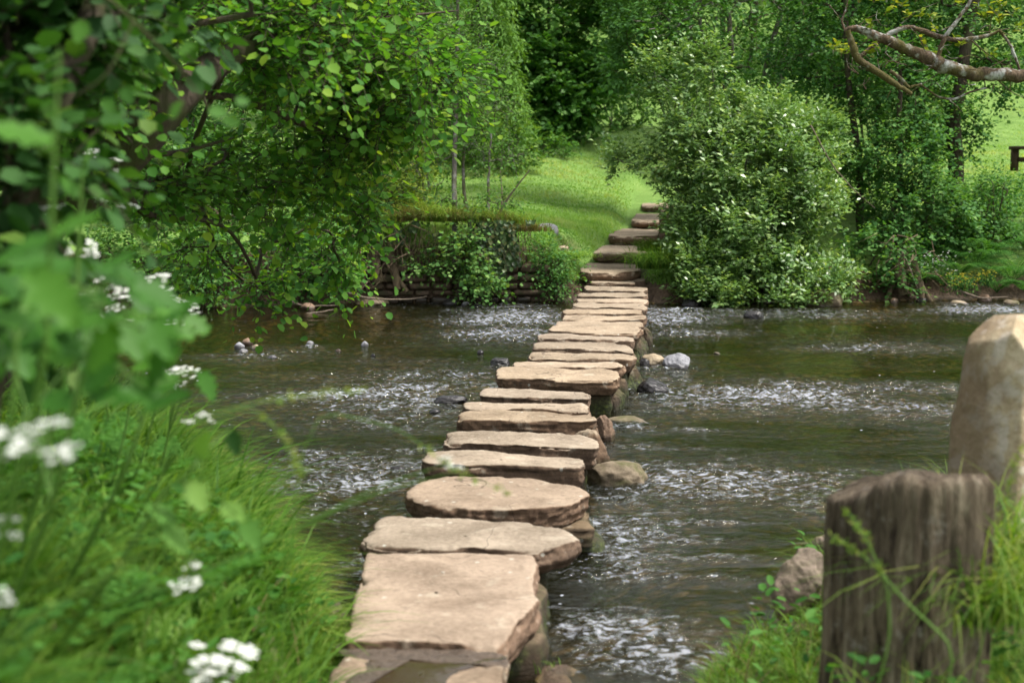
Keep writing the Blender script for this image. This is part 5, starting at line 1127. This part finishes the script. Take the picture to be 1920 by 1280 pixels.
parsley('cow parsley tuft of tiny white heads at the edge of the bank grass',[(382,778,3.6,.018),(355,790,3.6,.014),(395,790,3.6,.012)],(-1.1,3.7))
parsley('cow parsley with dense white heads against the dark river edge',[(345,568,4.6,.045),(362,590,4.5,.03),(320,555,4.7,.03),(375,600,4.6,.02)],(-1.3,4.6))
parsley('cow parsley with cream heads behind the tall green stalk',[(232,560,4.4,.04),(210,580,4.3,.03),(250,600,4.4,.03),(225,640,4.3,.03)],(-1.5,4.5))
parsley('cow parsley with long cream head halfway up beside the alder limb',[(215,378,4.6,.045),(240,385,4.6,.03),(195,368,4.6,.03)],(-1.55,4.7))
parsley('tallest cow parsley with small heads in front of the dark limb',[(210,300,4.8,.03),(225,320,4.8,.03),(180,285,4.8,.03),(165,340,4.7,.035),(120,320,4.7,.03)],(-1.7,4.9))
parsley('cow parsley with scattered small heads beside the brown trunk',[(150,460,4.0,.04),(165,480,4.,.03),(140,500,4.,.025),(120,470,4.,.02)],(-1.45,4.0))
parsley('low cow parsley spread below the cream heads',[(180,590,4.2,.04),(160,620,4.2,.03),(300,700,4.4,.03),(330,695,4.4,.03)],(-1.35,4.3))
parsley('cow parsley with three frothy heads above the second broad-leaved plant',[(290,545,4.2,.045),(330,600,4.1,.04),(300,520,4.3,.035),(270,575,4.2,.03)],(-1.25,4.2))
parsley('cow parsley with loose heads just outside the brown trunk',[(110,330,3.6,.035),(135,350,3.6,.03),(95,390,3.6,.03)],(-1.35,3.6))
parsley('cow parsley half sunk in leaves with heads like white froth',[(190,520,3.7,.035),(215,545,3.7,.03),(175,550,3.7,.03),(150,575,3.7,.03)],(-1.3,3.7))
parsley('cow parsley with heads touching the river edge above the grass fringe',[(345,690,4.6,.04),(365,700,4.6,.03),(330,720,4.6,.03)],(-1.25,4.7))
parsley('cow parsley low in the deep grass at the picture edge',[(0,1110,2.0,.014),(8,1125,2.0,.012)],(-.95,2.0))
def hogweed(label,stalk,lv,Y,name='broad_leaved_plant',mt='broad',r=.006):
    """stalk pixels and (px,py,dY,length_m,angle) leaves"""
    P=np.array([WY(a,b_,Y) for a,b_ in stalk]); gx_=P[0][0]-.28; g=np.array([gx_,Y+.3,gz(gx_,Y+.3)]); X=dens(np.concatenate([[g],P]),16)
    t=thing(name,tuple(g),label,'plant'); S=Geo(); S.add(*tube(X,np.linspace(r,r*.4,16),6),.5)
    G=Geo()
    for px,py,dy,L,an in lv:
        c=WY(px,py,Y+dy); i=int(np.linalg.norm(X-c,axis=1).argmin()); d=unit(np.array([math.cos(an),-.35+rng.normal()*.2,math.sin(an)]))
        p=c-d*L*.5; S.add(*tube(dens(np.array([X[i],(X[i]+p)/2+[0,0,.01],p]),6),np.linspace(r*.45,r*.25,6),4),.3)
        leaves(G,p[None],d[None],unit(np.array([[rng.normal()*.3,-.5,.9]])),np.array([L]),.72,'broad',np.array([rng.random()]))
    S.build('stalk',M['stem'],t); G.build('leaves',M[mt],t,True)
HL=lambda n,x0,x1,y0,y1,l0,l1: [(rng.uniform(x0,x1),rng.uniform(y0,y1),rng.uniform(-.25,.35),rng.uniform(l0,l1),rng.uniform(-1.2,.6) if rng.random()<.6 else rng.uniform(2.2,4.2)) for _ in range(n)]
hogweed('broad-leaved plant with big bright serrated leaves over the grass',[(120,900),(130,780),(160,690),(190,600),(200,520)],HL(26,20,330,480,760,.06,.10),2.25)
hogweed('second broad-leaved plant, its leaves reaching towards the river',[(230,900),(270,780),(300,690),(320,640)],HL(16,250,400,560,730,.05,.085),2.7)
hogweed('third broad-leaved plant at the picture edge below the brown trunk',[(20,800),(30,700),(30,600)],HL(12,-20,120,480,680,.06,.10),2.0)
hogweed('lower broad-leaved plant with dark rounded leaves in the middle of the grass',[(230,1050),(300,930),(360,880)],[(380,835,0,.06,1.2),(370,930,0,.065,-.9),(330,1010,0,.07,-.8),(440,960,.1,.06,-.4),(470,1000,.1,.07,-1.),(440,830,.15,.05,-1.3),(300,960,0,.06,2.5)],2.35,'broad_leaved_plant','hazel')
hogweed('tall green stalk with few leaves standing closest to the brown trunk',[(85,700),(92,560),(100,300),(112,90)],[(30,250,0,.10,2.8),(45,470,0,.10,-2.8),(140,420,0,.08,.4),(20,600,0,.09,2.9)],1.9,'tall_stalk',r=.005)
hogweed('second tall green stalk, beside the cream flower heads',[(140,640),(150,420),(155,300)],[(165,290,0,.06,1.3),(130,350,0,.05,2.2)],2.6,'tall_stalk',r=.005)
# yellow-green translucent alder leaves hanging close
t=thing('hanging_twig',tuple(WY(300,-60,2.6)),'leafy twig with glowing yellow-green leaves hanging in front of the dark limb','twig'); S=Geo(); G=Geo()
S.add(*tube(dens(np.array([WY(120,-80,2.6),WY(250,40,2.65),WY(330,120,2.7),WY(400,215,2.8)]),14),np.linspace(.005,.0015,14),5),.2)
S.add(*tube(dens(np.array([WY(250,40,2.65),WY(200,150,2.6),WY(80,210,2.6)]),10),np.linspace(.003,.001,10),4),.2)
for px,py,L,an in [(282,120,.036,-1.4),(330,205,.040,.9),(410,210,.036,-.1),(435,228,.032,-.1),(95,205,.04,-1.2),(205,200,.034,-1),(350,90,.04,.3),(240,180,.036,-1.2),(455,190,.028,.1),(150,60,.045,-1.9)]:
    d=unit(np.array([math.cos(an),rng.normal()*.3,math.sin(an)])); p=WY(px,py,2.65)-d*L*.5
    leaves(G,p[None],d[None],unit(np.array([[rng.normal()*.5,-.9,.5]])),np.array([L]),.9,'broad',np.array([rng.uniform(0,.8)]))
S.build('stem',M['bark'],t); G.build('leaves',M['hazel'],t,True)
# arching seed-headed grass stems out of focus
def seedstem(label,pts,Y,r=.0016,spikes=8):
    P=np.array([WY(a,b_,Y+dy) for a,b_,dy in pts]); g=np.array([P[0][0]-.1,P[0][1],gz(P[0][0]-.1,P[0][1])]); X=dens(np.concatenate([[g],P]),26); t=thing('seeding_grass',tuple(g),label,'grass stem'); S=Geo(); S.add(*tube(X,np.linspace(r,r*.5,26),4),.8); S.build('stem',M['stem'],t)
    G=Geo(); k=rng.integers(14,26,spikes*4); B=X[np.clip(k,0,25)]; leaves(G,B,unit(np.tile(X[-1]-X[-3],(len(k),1))/.05*.6+rdir(len(k))*.6),rdir(len(k)),.018,.3,'quad',rng.uniform(.6,1,len(k))); G.build('seed_head',M['grass'],t)
seedstem('long green grass stem arching flat out over the river',[(300,820,0),(400,775,0),(500,750,.05),(600,735,.1),(680,732,.1)],2.3)
seedstem('grass stem curving down to a small seed head above the riffle',[(380,800,0),(460,760,0),(510,790,0),(545,850,0),(572,890,0)],2.5)
seedstem('fine green grass stem hanging in front of the middle stepping stones',[(560,760,.4),(740,800,.5),(800,840,.5),(850,880,.5),(945,920,.5)],2.4,.0013)
seedstem('long pale grass stem slanting up out of the low grass',[(0,1200,0),(80,1150,0),(180,1090,0),(270,1040,0)],1.9,.003,2)
seedstem('broad-bladed grass stem leaning in front of the wooden stump',[(1800,1220,0),(1700,1130,0),(1640,1060,0),(1590,1020,0),(1560,1005,0)],3.0,.003,10)
seedstem('upright grass stem rising in front of the stump grain',[(1670,1200,0),(1665,1100,0),(1620,1000,0),(1590,960,0)],3.0,.003,10)
seedstem('tall grass stem in front of the standing stone',[(1880,1050,0),(1885,950,0),(1900,880,0),(1915,840,0)],3.4,.002,10)
# mud by the landing slab
G=Geo(); n=40
def mud(label,px,py,rx,ry,h,z=.0,seed=1):
    c=WZ(px,py,z); k=46; u=np.linspace(-1,1,k); X,Y_=np.meshgrid(u,u); r=np.hypot(X,Y_); 
    d0=WZ(px+rx,py,z)[0]-c[0]; d1=(WZ(px,py-ry,z)[1]-WZ(px,py+ry,z)[1])/2
    q=np.stack([X*3+seed,Y_*3,0*X],-1); Z=h*(1-np.clip(r*(1+.3*fbm(q*.6,3,seed)),0,1.3)**2)+.03*fbm(q,4,seed+1)*(r<1.2)-.03+.012*fbm(q*5,3,seed+2)
    V=np.stack([c[0]+X*d0,c[1]+Y_*d1,z+Z],-1).reshape(-1,3); i=np.arange(k-1)[:,None]*k; j=np.arange(k-1)[None]; F=np.stack([i+j,i+j+1,i+k+j+1,i+k+j],-1).reshape(-1,4)
    m_=M['mud']; return tag(obj('mud_heap',V,F,m_,None,None,True,at=c),label,'mud')
m,nt,nd=mat('wet_mud'); P_=geo_pos(nt).outputs['Position']; n1=noise(nt,P_,30,6,.7)
out(nt,princ(nt,ramp(nt,n1,[(.3,(.06,.043,.03)),(.7,(.15,.11,.08))]),mrange(nt,noise(nt,P_,8,3),.4,.6,.3,.85),bump(nt,n1,.9,.03),.5)); M['mud']=m
O_=zpts([(640,1200),(720,1206),(800,1207),(870,1210),(935,1212),(948,1232),(925,1246),(880,1232),(800,1230),(730,1236),(690,1262),(660,1300),(630,1290),(668,1240),(640,1226)],.25)
n=90; O_=closed(np.array(O_),n,.12,3); c_=O_.mean(0)
R_=[(.02,-.001),(.35,.001),(.7,.001),(.9,-.001),(1.0,-.014)]; V=np.concatenate([np.column_stack([c_+(O_-c_)*s_,np.full(n,.247+h_)]) for s_,h_ in R_]); V[:,2]+=.007*fbm(V*np.array([24,24,0]),5,3)
i=np.arange(4)[:,None]*n; j=np.arange(n)[None]; j2=(j+1)%n
MUDF=(V,np.stack([i+j,i+n+j,i+n+j2,i+j2],-1).reshape(-1,4))
mud('dark mud at the grassy side of the landing slab',600,1180,60,45,.06,.16,3)
tag(obj('mud_patch',MUDF[0],MUDF[1],M['mud'],None,None,True,at=(c_[0],c_[1],.24)),'dark wet mud smeared along the joint between path slab and landing slab','mud')
